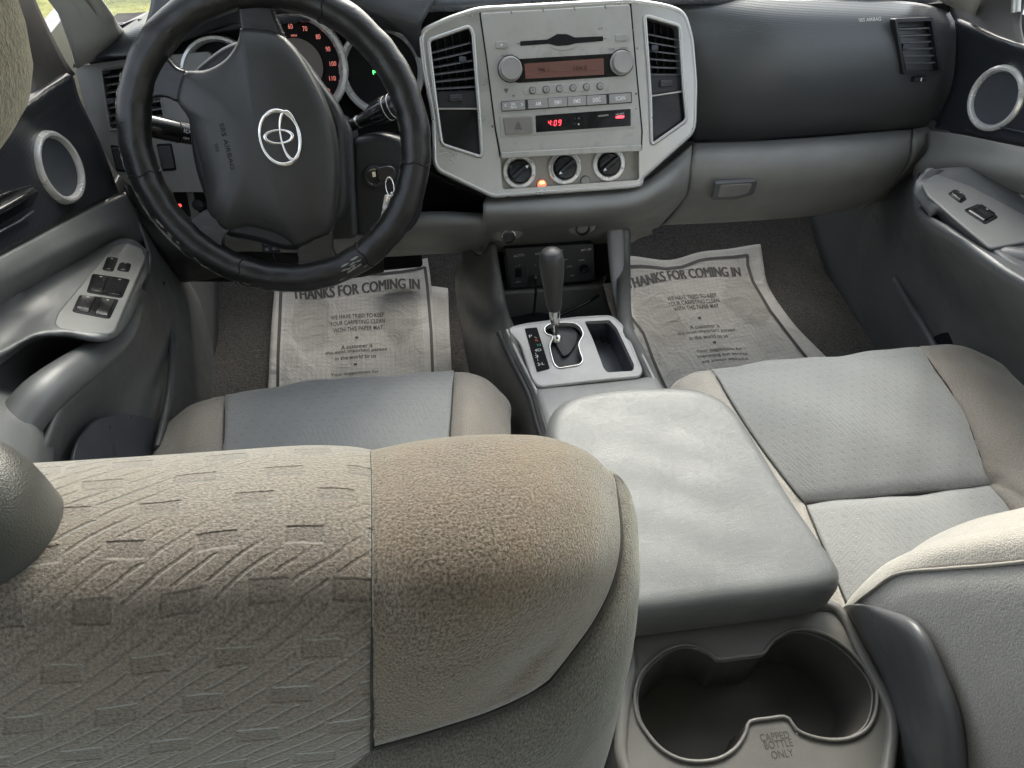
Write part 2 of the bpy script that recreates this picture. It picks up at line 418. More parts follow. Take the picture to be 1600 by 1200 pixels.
M['cons2'] = plastic('console_top', (.29, .29, .28), .5, 1100, .2, .0004, dirt=.3, dirtcol=(.3, .28, .25))
M['carpet'] = suede('carpet', (.095, .094, .088), (.028, .028, .026), 260, .15, .9, .003)
M['sued_f'] = suede('tan_velour', (.36, .305, .25), (.095, .077, .061), 700, 1.0, 1, .0012, blotch=(.37, .285, .205), uvc=True, sr=.3, contrast=1.2, stint=(.94, 1, .97))
M['cloth_f'] = pattern_cloth('patterned_cloth', (.35, .315, .272), (.13, .11, .092), .0315, 1.0, .0013, 700, 1.0, blotch=(.32, .262, .215), sr=.3, single=True, lw=.17, bx=(.20, .25), by=(.15, .21), linew=.42, shade=.8, blk_w=.6, stint=(.94, 1, .97))
M['panel_f'] = suede('grey_velour', (.29, .275, .235), (.12, .112, .095), 760, .8, 1, .0012, uvc=True, sr=.3, stint=(.96, 1, .94))
M['headr'] = suede('headrest_velour', (.30, .285, .24), (.17, .158, .13), 600, .5, .8, .0014)
M['sued_b'] = suede('tan_velour_pale', (.31, .285, .25), (.22, .20, .172), 500, .5, .6, .0015, blotch=(.30, .26, .22), uvc=True)
M['cloth_b'] = pattern_cloth('patterned_cloth_pale', (.305, .308, .298), (.235, .238, .23), .019, .5, .0012, 700, .4, shade=.3, blk_w=.45)
M['cream'] = suede('lit_velour', (.40, .375, .335), (.29, .265, .235), 420, .8, .7, .002, uvc=True)  # velour made paler, carrying the windshield light on the bolster edges
M['back_v'] = suede('grey_backpanel', (.46, .445, .42), (.31, .30, .28), 420, .6, .8, .0014, uvc=True)
M['paper'] = None
M['ink'] = flat('black_ink', (.03, .03, .03), .7)
M['white'] = flat('white_print', (.8, .8, .8), .5)
M['printgrey'] = flat('grey_print', (.12, .115, .10), .6)
M['letter'] = flat('pale_letters', (.62, .60, .55), .5)
M['red'] = flat('red_led', (.5, .02, .02), .4, emit=(1, .05, .07), es=1.1)
M['redd'] = flat('dim_red', (.4, .10, .09), .4, emit=(1, .28, .22), es=.2)
M['amber'] = flat('amber_led', (.8, .3, .1), .4, emit=(1, .3, .07), es=2.2)
M['green'] = flat('green_led', (.1, .6, .1), .4, emit=(.1, 1, .2), es=1.2)
M['greenp'] = flat('green_print', (.05, .35, .2), .5)
M['redp'] = flat('red_print', (.5, .06, .04), .5)
M['lcd'] = flat('lcd_screen', (.085, .048, .038), .35, emit=(.75, .25, .17), es=.015)
M['navy'] = plastic('dark_rubber', (.05, .055, .065), .35, 900, 0)

# ================================================================== THE SETTING
def grass_mat():
    m, t, b = nodes('grass'); oc = ocoord(t)
    f = noise(t, 3, 9, .75, oc)
    L(t, ramp(t, f, [(.3, (.05, .07, .015)), (.5, (.16, .17, .04)), (.7, (.34, .33, .10))]), b.inputs["Base Color"]); b.inputs["Roughness"].default_value = .9
    bump(t, b, f, 1, .05); return m
G = 150
tag(mesh('ground', [V((-G, -G, -.62)), V((G, -G, -.62)), V((G, G, -.62)), V((-G, G, -.62))], [(0, 1, 2, 3)], grass_mat(), smooth=False), kind='structure')
FL = Plane((0, -.1, .115), (0, -.10, .995))          # carpeted floor, rising to the firewall
def fl(x, y): return V((x, y, .115 + .1005*(y+.1)))
def bumpy(a):
    return lambda u, v, p: a*(math.sin(p.x*23+p.y*9)*math.sin(p.y*19-p.x*5)+.5*math.sin(p.x*51+2)*math.sin(p.y*47))
fo = patch('floor', [[V((x, y, z)) for x in (-.845, -.4, 0, .4, .845)] for y, z in ((-1.9, .06), (-1.2, .06), (-.6, .068), (-.1, .11), (.25, .145), (.42, .25), (.52, .5))],
           M['carpet'], nu=60, nv=70, thick=.02, disp=bumpy(.003))
tag(fo, kind='structure')
# roof, pillars, glass
headl = plastic('headliner', (.42, .41, .38), .9, 600, .3, .001)
def glassmat(name='window_glass', tint=(.93, .96, .94, 1)):
    m = bpy.data.materials.new(name); m.use_nodes = True; t = m.node_tree; t.nodes.clear()
    o = N(t, "ShaderNodeOutputMaterial"); tr = N(t, "ShaderNodeBsdfTransparent"); tr.inputs[0].default_value = tint
    gl = N(t, "ShaderNodeBsdfGlossy"); gl.inputs["Roughness"].default_value = .02
    fr = N(t, "ShaderNodeFresnel"); fr.inputs[0].default_value = 1.45; mx = N(t, "ShaderNodeMixShader")
    L(t, fr.outputs[0], mx.inputs[0]); L(t, tr.outputs[0], mx.inputs[1]); L(t, gl.outputs[0], mx.inputs[2]); L(t, mx.outputs[0], o.inputs[0]); return m
M['glass'] = glassmat(); M['dimming'] = glassmat('dimming_glass', (.8, .81, .8, 1))  # tint of the unseen rear panes is added to dim light from behind
wb = [V(p) for p in ((-.715, .03, .80), (-.66, .20, .795), (-.5, .40, .79), (0, .52, .79), (.5, .40, .79), (.66, .20, .795), (.715, .03, .80))]
wt = [V(p) for p in ((-.60, -.52, 1.31), (-.55, -.47, 1.33), (-.4, -.43, 1.35), (0, -.40, 1.36), (.4, -.43, 1.35), (.55, -.47, 1.33), (.60, -.52, 1.31))]
tag(patch('windshield', [wb, [a.lerp(b, .5)+V((0, .03, .02)) for a, b in zip(wb, wt)], wt], M['glass'], nu=30, nv=8, solid=False),
    "curved clear windshield glass above the dashboard", "windshield")
bw = thing('rear_wall', (0, -1.75, .1), "grey lined rear wall of the cab behind the seats, with a wide window", "wall")
def slab(name, x0, x1, y0, y1, z0, z1, mat, parent):
    vs = [V((x, y, z)) for z in (z0, z1) for y in (y0, y1) for x in (x0, x1)]
    return mesh(name, vs, [(0, 1, 3, 2), (4, 6, 7, 5), (0, 4, 5, 1), (2, 3, 7, 6), (0, 2, 6, 4), (1, 5, 7, 3)], mat, parent, smooth=False)
slab('wall_panel', -.80, .80, -1.80, -1.75, .0, .92, M['grey'], bw); slab('wall_header', -.80, .80, -1.80, -1.75, 1.27, 1.42, headl, bw)
for s in (-1, 1): slab('wall_side', min(s*.62, s*.80), max(s*.62, s*.80), -1.80, -1.75, .9205, 1.2695, headl, bw)
slab('window', -.6195, .6195, -1.778, -1.772, .9205, 1.2695, M['dimming'], bw)
for s, nm in ((-1, 'driver'), (1, 'passenger')):
    sw_ = thing('cab_side', (s*.80, -.9, .1), "pale trimmed cab side with window frame behind the %s door" % nm, "cab side", "cab sides")
    slab('side_shell', min(s*.83, s*.86), max(s*.83, s*.86), -1.75, .40, .0, .765, M['greyd'], sw_)
    slab('rear_quarter', min(s*.74, s*.829), max(s*.74, s*.829), -1.749, -1.20, .0, .80, M['greyd'], sw_)
    patch('rear_window', [[V((s*.775, y, .80)) for y in (-1.18, -1.4, -1.6)], [V((s*.715, y, 1.05)) for y in (-1.18, -1.4, -1.6)], [V((s*.625, y, 1.325)) for y in (-1.18, -1.4, -1.6)]], M['dimming'], sw_, 6, 8, solid=False)
    patch('side_post', [[V((s*.78, y, .76)) for y in (-1.02, -1.1, -1.18)], [V((s*.72, y, 1.05)) for y in (-1.02, -1.1, -1.18)], [V((s*.62, y, 1.33)) for y in (-1.02, -1.1, -1.18)]], headl, sw_, 8, 12, .03)
    patch('rear_post', [[V((s*.78, y, .76)) for y in (-1.6, -1.7, -1.78)], [V((s*.72, y, 1.05)) for y in (-1.6, -1.7, -1.78)], [V((s*.62, y, 1.33)) for y in (-1.6, -1.7, -1.78)]], headl, sw_, 8, 12, .03)
rf = thing('cab_roof', (0, -1.0, 1.3), "pale fabric lined roof of the truck cab", "roof")
rows = [wt, [V((x, -.7, z)) for x, z in ((-.62, 1.33), (-.5, 1.38), (-.3, 1.4), (0, 1.405), (.3, 1.4), (.5, 1.38), (.62, 1.33))],
        [V((x, -1.78, z)) for x, z in ((-.62, 1.33), (-.5, 1.38), (-.3, 1.4), (0, 1.405), (.3, 1.4), (.5, 1.38), (.62, 1.33))]]
patch('headliner', rows, headl, rf, 24, 16, .02)
for s, nm in ((-1, 'driver'), (1, 'passenger')):
    def mir(v): return V((-s*v.x, v.y, v.z))
    pa = [mir(P(194, 54, x=-.685)), mir(P(187, 46, x=-.68)), mir(P(157, 0, x=-.662)), V((s*.645, -.26, 1.10)), V((s*.62, -.5, 1.32))]
    pb = [mir(P(120, 108, x=-.75)), mir(P(113, 95, x=-.75)), mir(P(76, 0, x=-.735)), V((s*.715, -.28, 1.08)), V((s*.67, -.56, 1.31))]
    ap = thing('a_pillar', (s*.74, .0, .79), "pale plastic windshield pillar on the %s side" % nm, "pillar", "windshield pillars")
    patch('pillar_trim', [[p+V((s*.006, .02, 0)) for p in pa], pa, [a.lerp(b, .5)+V((-s*.012, -.0, 0)) for a, b in zip(pa, pb)], pb], headl, ap, 20, 12, .02)

# ================================================================== DASHBOARD
S = Plane((0, -.05, .575), (0, -.898, .439))         # the leaning face of the centre stack
DASH = thing('dashboard', (0, .1, .5), "two tone dashboard, dark ribbed above and grey plastic below, silver centre trim", "dashboard")
def row(px, y): return [P(a, b, y=y) for a, b in px]
def rowy(pts): return [P(a, b, y=c) for a, b, c in pts]
def shift(r, v): return [p+V(v) for p in r]
# dark body behind everything
mesh('dash_core', [V(p) for p in ((-.76, .09, .76), (.76, .09, .76), (.76, .14, .50), (-.76, .14, .50), (-.76, .30, .75), (.76, .30, .75), (.76, .34, .46), (-.76, .34, .46))],
     [(0, 1, 2, 3), (4, 5, 6, 7), (0, 1, 5, 4), (3, 2, 6, 7), (0, 3, 7, 4), (1, 2, 6, 5)], M['matteblack'], DASH, smooth=False)
t1 = rowy([(1050, 12, .095), (1200, 17, .04), (1350, 20, .04), (1440, 24, .045), (1497, 38, .07)])
patch('dash_panel', [shift(t1, (0, .03, .012)), t1, rowy([(1060, 32, .085), (1200, 38, .022), (1350, 40, .022), (1445, 42, .03), (1500, 50, .06)]),
      rowy([(1068, 70, .06), (1200, 80, .002), (1350, 82, .002), (1455, 85, .012), (1500, 85, .05)]),
      rowy([(1076, 120, .045), (1200, 128, -.008), (1350, 128, -.008), (1460, 128, .004), (1496, 122, .04)]),
      rowy([(1081, 170, .045), (1200, 172, .0), (1350, 168, .0), (1458, 162, .012), (1490, 158, .045)]),
      rowy([(1083, 223, .06), (1200, 219, .035), (1350, 208, .035), (1440, 200, .045), (1480, 196, .07)])], M['dash'], DASH, 60, 40, .006)
# dash top up to the glass
tp = [V(p) for p in ((-.74, .07, .765), (-.6, .06, .795), (-.35, .05, .815), (0, .075, .805), (.35, .06, .80), (.6, .06, .79), (.74, .09, .765))]
patch('dash_top', [shift(tp, (0, .01, -.015)), shift(tp, (0, .02, -.004)), shift(tp, (0, .05, .002)), [V((x, y, .785)) for x, y in ((-.70, .13), (-.64, .23), (-.5, .38), (0, .50), (.5, .38), (.64, .23), (.70, .13))],
      [V((x, y, .77)) for x, y in ((-.74, .14), (-.66, .26), (-.5, .43), (0, .56), (.5, .43), (.66, .26), (.74, .14))]],
      plastic('dash_top_vinyl', (.045, .05, .056), .3, 900, .3, .0006), DASH, 60, 24, .006)
# grey lower half, passenger side, with the glove box door
g0 = rowy([(1083, 223, .028), (1180, 220, .012), (1300, 212, .010), (1390, 204, .015), (1424, 202, .02)])
g1 = rowy([(1082, 240, -.02), (1180, 236, -.038), (1300, 228, -.04), (1390, 222, -.03), (1424, 216, -.02)])
g2 = rowy([(1078, 275, -.04), (1180, 272, -.06), (1300, 264, -.062), (1390, 256, -.05), (1422, 245, -.035)])
g3 = rowy([(1070, 310, -.03), (1180, 306, -.05), (1300, 296, -.05), (1380, 285, -.035), (1408, 272, -.02)])
g4 = rowy([(1034, 352, .02), (1160, 346, .005), (1280, 336, .01), (1350, 320, .015), (1390, 292, .02)])
g5 = shift(g4, (0, .08, -.015))
gb = patch('glove_box', [g0, g1, g2, g3, g4, g5], M['grey'], DASH, 50, 36, .006)
def facing(o_, px, py, y, tilt=0):     # local plane facing the cabin
    return Plane(P(px, py, y=y), (0, -math.cos(tilt), math.sin(tilt)))
lp = facing(None, 1147, 298, -.062, -.25)
lh = plate('latch', rnd(PT(lp, [(1118, 287), (1184, 283), (1178, 304), (1150, 312), (1112, 313)], .0005), .006), lp.n, .008, M['greyd'], gb, bev=.001)
plate('latch_paddle', rnd(PT(lp, [(1126, 290), (1176, 287), (1170, 302), (1148, 308), (1120, 309)], .0018), .006), lp.n, .004, M['grey'], lh, bev=.0015)
# end cap right of the glove box
patch('end_panel', [rowy([(1427, 201, .02), (1452, 197, .045), (1480, 194, .09)]), rowy([(1427, 216, -.018), (1450, 210, .0), (1478, 210, .07)]), rowy([(1425, 245, -.033), (1445, 236, -.01), (1470, 240, .07)]),
      rowy([(1411, 272, -.018), (1428, 262, .0), (1455, 265, .07)]), rowy([(1393, 292, .02), (1405, 284, .03), (1430, 290, .09)]), rowy([(1345, 328, .05), (1370, 315, .06), (1400, 310, .1)])], M['grey'], DASH, 16, 30, .006)
# centre part under the climate dials
patch('lower_panel', [rowy([(760, 306, -.042), (870, 299, -.05), (985, 289, -.05), (1040, 258, -.035), (1081, 226, .0)]),
      rowy([(755, 318, -.07), (870, 316, -.086), (985, 306, -.086), (1040, 280, -.07), (1080, 250, -.03)]),
      rowy([(755, 335, -.085), (870, 332, -.10), (985, 322, -.10), (1040, 300, -.08), (1076, 285, -.045)]),
      rowy([(752, 352, -.07), (870, 348, -.085), (980, 337, -.08), (1030, 322, -.06), (1068, 312, -.03)]),
      rowy([(752, 372, -.02), (870, 362, -.03), (975, 351, -.03), (1010, 345, -.01), (1032, 352, .02)]),
      rowy([(752, 392, .04), (870, 384, .04), (975, 372, .04), (1000, 362, .05), (1020, 358, .06)]),
      rowy([(752, 400, .09), (870, 396, .09), (975, 382, .09), (1000, 372, .09), (1020, 366, .09)])], M['grey'], DASH, 50, 50, .005)
# driver knee panel
patch('knee_panel', [rowy([(320, 352, .02), (450, 345, .0), (560, 338, -.02), (680, 330, -.04), (772, 334, -.05)]),
      rowy([(320, 372, .0), (450, 366, -.03), (560, 360, -.05), (680, 350, -.07), (762, 350, -.075)]),
      rowy([(320, 400, .02), (450, 396, -.0), (560, 390, -.02), (680, 382, -.03), (758, 372, -.03)]),
      rowy([(320, 420, .08), (450, 410, .07), (560, 404, .06), (680, 397, .06), (758, 392, .06)])], M['grey'], DASH, 40, 20, .005)
cpk = Plane(P(720, 310, y=-.015), (0, -1, .1))
patch('coin_pocket', [rowy([(640, 255, .0), (690, 280, -.02), (735, 298, -.035), (765, 310, -.045)]), rowy([(640, 300, .03), (690, 305, .03), (735, 316, .02), (768, 322, .0)]),
      rowy([(640, 331, .03), (690, 333, .02), (735, 334, .0), (772, 334, -.04)])], M['matteblack'], DASH, 12, 8, .004)
# ---- silver centre trim
SB = S.off(.004)
cL = [(657, 50), (668, 42), (700, 28), (745, 16)]; cR = [(990, 3), (1030, 10), (1064, 17), (1074, 40)]
outer = [(657, 50), (700, 30), (747, 15), (987, 2), (1040, 10), (1068, 20), (1080, 60), (1086, 130), (1084, 205), (1002, 278), (1002, 288), (985, 291), (772, 306), (764, 303), (680, 263), (678, 180), (664, 112)]
inn_c = [(758, 22), (980, 10), (989, 120), (998, 215), (999, 281), (785, 296), (781, 240), (768, 110)]
vL = [(669, 63), (733, 41), (739, 52), (748, 167), (753, 246), (690, 226), (682, 168)]
vR = [(1007, 24), (1062, 40), (1068, 136), (1073, 188), (1018, 227), (1016, 150)]
trim = plate('silver_trim', rnd(PT(SB, outer), [.012, .02, .02, .02, .02, .02, .02, .02, .012, .006, .003, .004, .004, .003, .012, .02, .02]), SB.n, .03, M['silver'], DASH,
             holes=[rnd(PT(SB, vL), .008), rnd(PT(SB, vR), .008), rnd(PT(SB, inn_c), .006)])
for v_ in (vL, vR):
    tube('trim_lip', rnd(PT(SB, v_, .001), .008), .0034, M['silver'], trim, closed=True, seg=8)
tube('trim_edge', rnd(PT(SB, outer, -.003), .015), .0045, M['silver'], trim, closed=True, seg=8)
def vent(box4, slats, tabpx, name='air_vent', pl=S, wheel=None, frame=None, dd=0, drum=None, tw=.0016, slope=None):
    """box4: tl,tr,br,bl pixels on the plane; slats: y fractions."""
    tl, tr, br, bl = [pl(*q) for q in box4]
    n = pl.n
    vt = plate(name, [tl-n*.034, tr-n*.034, br-n*.034, bl-n*.034], n, .004, M['matteblack'], DASH)
    # side walls
    q = [tl, tr, br, bl]; vs = [p+n*(.000) for p in q]+[p-n*.036 for p in q]
    mesh('duct_wall', vs, [(0, 4, 5, 1), (1, 5, 6, 2), (2, 6, 7, 3), (3, 7, 4, 0)], M['black'], vt, smooth=False)
    for f in slats:
        a, b = tl.lerp(bl, f), tr.lerp(br, f); up = pl.v
        vv = [a-n*.004+up*tw, b-n*.004+up*tw, b-n*.004-up*tw*.3, a-n*.004-up*tw*.3, a-n*.024+up*(tw+.004), b-n*.024+up*(tw+.004), b-n*.024+up*.003, a-n*.024+up*.003]
        mesh('slat', vv, [(0, 3, 2, 1), (0, 1, 5, 4), (3, 7, 6, 2), (4, 5, 6, 7), (0, 4, 7, 3), (1, 2, 6, 5)], M['slat'], vt, smooth=False)
    for k in range(1, 5):        # vertical vanes deeper in
        a, b = tl.lerp(tr, k/5), bl.lerp(br, k/5); u_ = pl.u*.0008
        mesh('vane', [a-n*.026-u_, a-n*.026+u_, b-n*.026+u_, b-n*.026-u_, a-n*.034-u_, a-n*.034+u_, b-n*.034+u_, b-n*.034-u_], [(0, 3, 2, 1), (0, 4, 7, 3), (1, 2, 6, 5), (0, 1, 5, 4), (3, 7, 6, 2)], M['black'], vt, smooth=False)
    if tabpx:
        c = pl(*tabpx); plate('vent_tab', rnd([c+pl.u*a+pl.v*b+n*.002 for a, b in ((-.006, -.005), (.006, -.004), (.006, .004), (-.006, .005))], .002), n, .012, M['navy'], vt, bev=.0015)
    return vt
V1 = vent([(671, 62), (732, 41), (744, 140), (682, 143)], (.26, .40, .54, .68, .82, .96), (723, 93))
V2 = vent([(1007, 24), (1062, 40), (1068, 118), (1015, 118)], (.30, .44, .58, .72, .86, .99), (1023, 75))
for pts, whl, vt in (([(682, 143), (744, 140), (747, 169), (685, 169)], (712, 153), V1), ([(1016, 118), (1069, 117), (1070, 140), (1018, 147)], (1041, 130), V2)):
    pp = PT(S, pts, -.003); plate('thumbwheel_panel', pp, S.n, .02, M['black'], vt)
    c = S(*whl, 0); plate('thumbwheel', rnd([c+S.u*a+S.v*b+S.n*.002 for a, b in ((-.011, -.0055), (.011, -.0055), (.011, .0055), (-.011, .0055))], .002), S.n, .01, M['shroud'], vt, bev=.0015)
    tube('thumbwheel_ridge', [c+S.u*-.008+S.n*.0025, c+S.u*.008+S.n*.0025], .001, M['navy'], vt, seg=6)
for pts in ([(684, 170), (748, 170), (753, 246), (690, 226)], [(1018, 150), (1071, 142), (1073, 188), (1018, 227)]):
    pk = plate('pocket_lid', rnd(PT(S, pts, -.004), .003), S.n, .02, M['blackg'], DASH, bev=.001)
    a, b = S(*pts[0], -.001), S(*pts[1], -.001); tube('pocket_rim', [a, b], .0016, M['silver'], pk, seg=6)
# far side vents
pr = Plane(P(1440, 80, y=.002), (.05, -.95, .30), (1, 0, 0))
fr_ = [(1398, 29), (1458, 27), (1472, 115), (1412, 117)]
def vframe(pl, pts, inset, parent, mat, d=.003):
    o_ = rnd(PT(pl, pts, d), .005); c = sum(o_, V((0, 0, 0)))/len(o_)
    i_ = rnd([c+(pl(*q, d)-c)*inset for q in pts], .004)
    return plate('vent_frame', o_, pl.n, .014, mat, parent, holes=[i_])
V3 = vent([(1402, 33), (1456, 31), (1468, 112), (1416, 113)], (.16, .29, .42, .55, .69, .83), (1415, 73), pl=pr)
vframe(pr, fr_, .88, V3, M['black'])
c = pr(1438, 124); plate('thumbwheel', rnd([c+pr.u*a+pr.v*b+pr.n*.002 for a, b in ((-.012, -.004), (.012, -.004), (.012, .004), (-.012, .004))], .002), pr.n, .012, M['black'], V3, bev=.001)
plate('thumbwheel_mark', [c+pr.u*a+pr.v*b+pr.n*.0028 for a, b in ((-.001, -.003), (.001, -.003), (.001, .003), (-.001, .003))], pr.n, .0006, M['white'], V3)
text('airbag_mark', 'SRS AIRBAG', P(1358, 31, y=.029), (1, 0, 0), (0, -.8, .6), .042, .006, M['letter'], DASH, lift=.002)
# driver side dash end
pl_ = Plane(P(200, 180, y=.03), (0, -.93, .36))
def PL(x, y, d=0): return pl_(x, y, d)
dl = plate('dash_end_panel', rnd(PT(pl_, [(116, 104), (200, 92), (330, 80), (350, 300), (214, 300), (180, 268), (140, 195)]), .01), pl_.n, .03, M['grey'], DASH,
           holes=[rnd(PT(pl_, [(160, 111), (240, 100), (256, 190), (172, 202)]), .004)], )
V4 = vent([(160, 111), (240, 100), (256, 190), (172, 202)], (.12, .25, .38, .51, .64, .78, .91), (172, 158), pl=pl_)
tube('vent_rim', rnd(PT(pl_, [(158, 109), (242, 98), (258, 191), (171, 204)], .001), .005), .0018, M['grey'], V4, closed=True, seg=6)
for pts in ([(172, 226), (196, 230), (212, 270), (182, 268)], [(244, 225), (268, 224), (276, 266), (254, 268)]):
    b_ = plate('switch_blank', rnd(PT(pl_, pts, .001), .003), pl_.n, .004, M['matteblack'], DASH, bev=.0005)
    c = sum(PT(pl_, pts), V((0, 0, 0)))/4
    plate('blank_cover', rnd([c+(pl_(*q)-c)*.84+pl_.n*.003 for q in pts], .003), pl_.n, .004, M['shroud'], b_, bev=.001)
ll = Plane(P(270, 320, y=.0), (0, -.95, .3))
strip = plate('switch_strip', rnd(PT(ll, [(205, 292), (340, 290), (346, 352), (236, 346)]), .004), ll.n, .02, M['grey'], DASH, bev=.001)
for pts in ([(270, 300), (290, 299), (298, 340), (280, 341)], [(301, 299), (320, 297), (326, 330), (310, 333)]):
    plate('dash_switch', rnd(PT(ll, pts, .004), .003), ll.n, .01, M['matteblack'], strip, bev=.001)
lathe('indicator_dot', ll(281, 321, .0045), ll.n, [(.0032, 0), (.002, .001), (0, .0014)], flat('dot', (.6, .08, .07), .4, emit=(1, .1, .1), es=.35), strip, 16)
lathe('mirror_knob', ll(312, 318, .004), ll.n, [(.0105, 0), (.010, .012), (.008, .014), (0, .015)], M['black'], strip, 24)
patch('dash_lower_left', [rowy([(196, 290, .03), (240, 348, .01), (340, 352, .01)]), rowy([(206, 330, .02), (262, 400, -.01), (360, 400, -.0)]), rowy([(230, 400, .06), (270, 440, .05), (370, 430, .05)])], M['shroud'], DASH, 20, 16, .005)
# instrument hood
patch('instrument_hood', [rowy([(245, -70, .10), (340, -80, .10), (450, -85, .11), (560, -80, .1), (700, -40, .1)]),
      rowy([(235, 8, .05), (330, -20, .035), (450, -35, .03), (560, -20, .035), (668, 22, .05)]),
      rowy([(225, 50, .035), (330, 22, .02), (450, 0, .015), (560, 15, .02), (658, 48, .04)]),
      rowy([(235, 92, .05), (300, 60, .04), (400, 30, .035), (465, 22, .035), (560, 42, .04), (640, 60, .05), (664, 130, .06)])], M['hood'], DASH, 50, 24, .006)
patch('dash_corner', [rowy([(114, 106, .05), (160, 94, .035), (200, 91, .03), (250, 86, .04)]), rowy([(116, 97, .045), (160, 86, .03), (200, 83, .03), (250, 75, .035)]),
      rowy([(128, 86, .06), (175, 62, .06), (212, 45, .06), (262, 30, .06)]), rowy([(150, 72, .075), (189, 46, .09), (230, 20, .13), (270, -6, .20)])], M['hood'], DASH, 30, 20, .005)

# ================================================================== INSTRUMENT CLUSTER
CP = Plane(P(465, 105, y=.045), (0, -.95, .31))
CL = thing('instrument_cluster', CP(465, 180), "black instrument cluster with three silver ringed round gauges behind the wheel", "instruments")
plate('cluster_housing', PT(CP, [(215, 30), (690, 5), (690, 205), (230, 240)], -.03), CP.n, .01, M['matteblack'], CL)
def gauge(cx, cy, rx, a0, a1, d, nm='gauge'):
    c = CP(cx, cy, d); r = (CP(cx+rx, cy, d)-c).length
    g = lathe(nm, c, CP.n, [(r*.98, -.028), (r*.93, -.012)], M['matteblack'], CL, 48)
    lathe('gauge_face', c-CP.n*.024, CP.n, [(r*.97, 0), (r*.96, .001), (0, .001)], M['matteblack'], g, 48)
    u = CP.u
    lathe('gauge_ring', c, CP.n, [(r*1.0, -.018), (r*1.05, -.006), (r*1.02, .002), (r*.95, .003), (r*.89, -.004), (r*.875, -.018)], M['ring'], g, 56)
    return g, c, r
gauge(345, 122, 60, 0, 1, -.006)
gauge(597, 112, 64, 0, 1, -.006)
g2_, gc, gr = gauge(462, 104, 78, 0, 1, .004)
lathe('dial_center', gc-CP.n*.019, CP.n, [(gr*.52, -.003), (gr*.52, 0), (0, .0)], flat('dial_grey', (.16, .14, .12), .6), g2_, 40)
for i, s_ in enumerate(('0', '10', '20', '30', '40', '50', '60', '70', '80', '90', '100', '110', '120')):
    an = math.radians(225-22.5*i-0); rr = gr*.73
    c = gc+CP.u*math.cos(an)*rr+CP.v*math.sin(an)*rr-CP.n*.022
    text('speed_number', s_, c, CP.u, CP.n, .0072 if len(s_) == 2 else (.0035 if len(s_) == 1 else .0105), .0072, M['redd'], g2_, lift=.001)
    a, b = gc+(CP.u*math.cos(an)+CP.v*math.sin(an))*gr*.86-CP.n*.021, gc+(CP.u*math.cos(an)+CP.v*math.sin(an))*gr*.91-CP.n*.021
    tube('tick', [a, b], .0005, M['redd'], g2_, seg=4)
text('unit_mark', 'MPH', gc+CP.v*gr*.56+CP.u*gr*.04-CP.n*.021, CP.u, CP.n, .009, .0035, M['redd'], g2_)
oc_ = CP(505, 159, -.012)
plate('odometer', rnd([oc_+CP.u*a+CP.v*b for a, b in ((-.014, -.0045), (.007, -.0045), (.007, .0045), (-.014, .0045))], .001), CP.n, .002, M['red'], g2_)
text('odometer_digits', '150', oc_+CP.u*.001, CP.u, CP.n, .009, .005, M['ink'], g2_, lift=.0006)
nd = gc-CP.n*.016
tube('needle', [nd, nd+CP.u*-.028+CP.v*-.028], .0008, M['redd'], g2_, seg=6)
text('gear_mark', 'P', CP(585, 113, -.028), CP.u, CP.n, .005, .006, M['green'], CL, lift=.003)
tube('needle', [CP(606, 160, -.024), CP(611, 152, -.024)], .0009, M['red'], CL, seg=5)

# ================================================================== RADIO
c3 = crop(760, 0, .2125)
RA = thing('car_radio', S(885, 235), "champagne silver car radio with disc slot, two round knobs and red clock below", "radio")
R1 = S.off(.006)
face = plate('faceplate', rnd(PT(R1, [(750, 20), (985, 6), (995, 120), (1003, 205), (1002, 234), (783, 246), (774, 200), (760, 90)]), .006), S.n, .02, M['radio'], RA, bev=.002)
def q3(pts, d): return [R1(*c3(*p), d) for p in pts]
plate('disc_slot', rnd(q3([(248, 303), (450, 290), (520, 250), (590, 250), (650, 275), (858, 266), (860, 302), (660, 318), (600, 333), (520, 338), (460, 322), (248, 338)], .0006), .002), S.n, .003, M['matteblack'], face)
tube('slot_lip', cr(q3([(470, 342), (510, 360), (560, 366), (620, 358), (665, 335)], .0006), 14), .0006, M['btn'], face, seg=6)
tube('slot_line', q3([(222, 322), (250, 320)], .0006), .0004, M['printgrey'], face, seg=4); tube('slot_line', q3([(858, 284), (884, 282)], .0006), .0004, M['printgrey'], face, seg=4)
for pts in ([(68, 305), (155, 300), (157, 352), (70, 358)], [(948, 252), (1036, 248), (1038, 300), (950, 304)]):
    plate('radio_button', rnd(q3(pts, .0025), .003), S.n, .004, M['btn'], face, bev=.0008)
plate('eject_mark', q3([(100, 335), (122, 333), (111, 322)], .0034), S.n, .0005, M['white'], face)
plate('display_bezel', rnd(q3([(200, 438), (230, 433), (940, 392), (985, 400), (1000, 560), (240, 610), (180, 600)], .0012), .004), S.n, .003, M['blackg'], face, bev=.0005)
lcd = plate('display', rnd(q3([(280, 468), (862, 428), (866, 548), (288, 580)], .002), .001), S.n, .002, M['lcd'], face)
lcdt = flat('lcd_dark', (.05, .015, .012), .5)
text('display_text', 'FM 1', R1(*c3(420, 512), .0022), S.u-S.v*-.06, S.n, .018, .0066, lcdt, lcd, lift=.0005, bold=.03)
text('display_text', '104.5', R1(*c3(690, 500), .0022), S.u, S.n, .023, .0075, lcdt, lcd, lift=.0005, bold=.03)
tube('display_line', q3([(390, 530), (830, 518)], .0024), .0002, lcdt, lcd, seg=4)
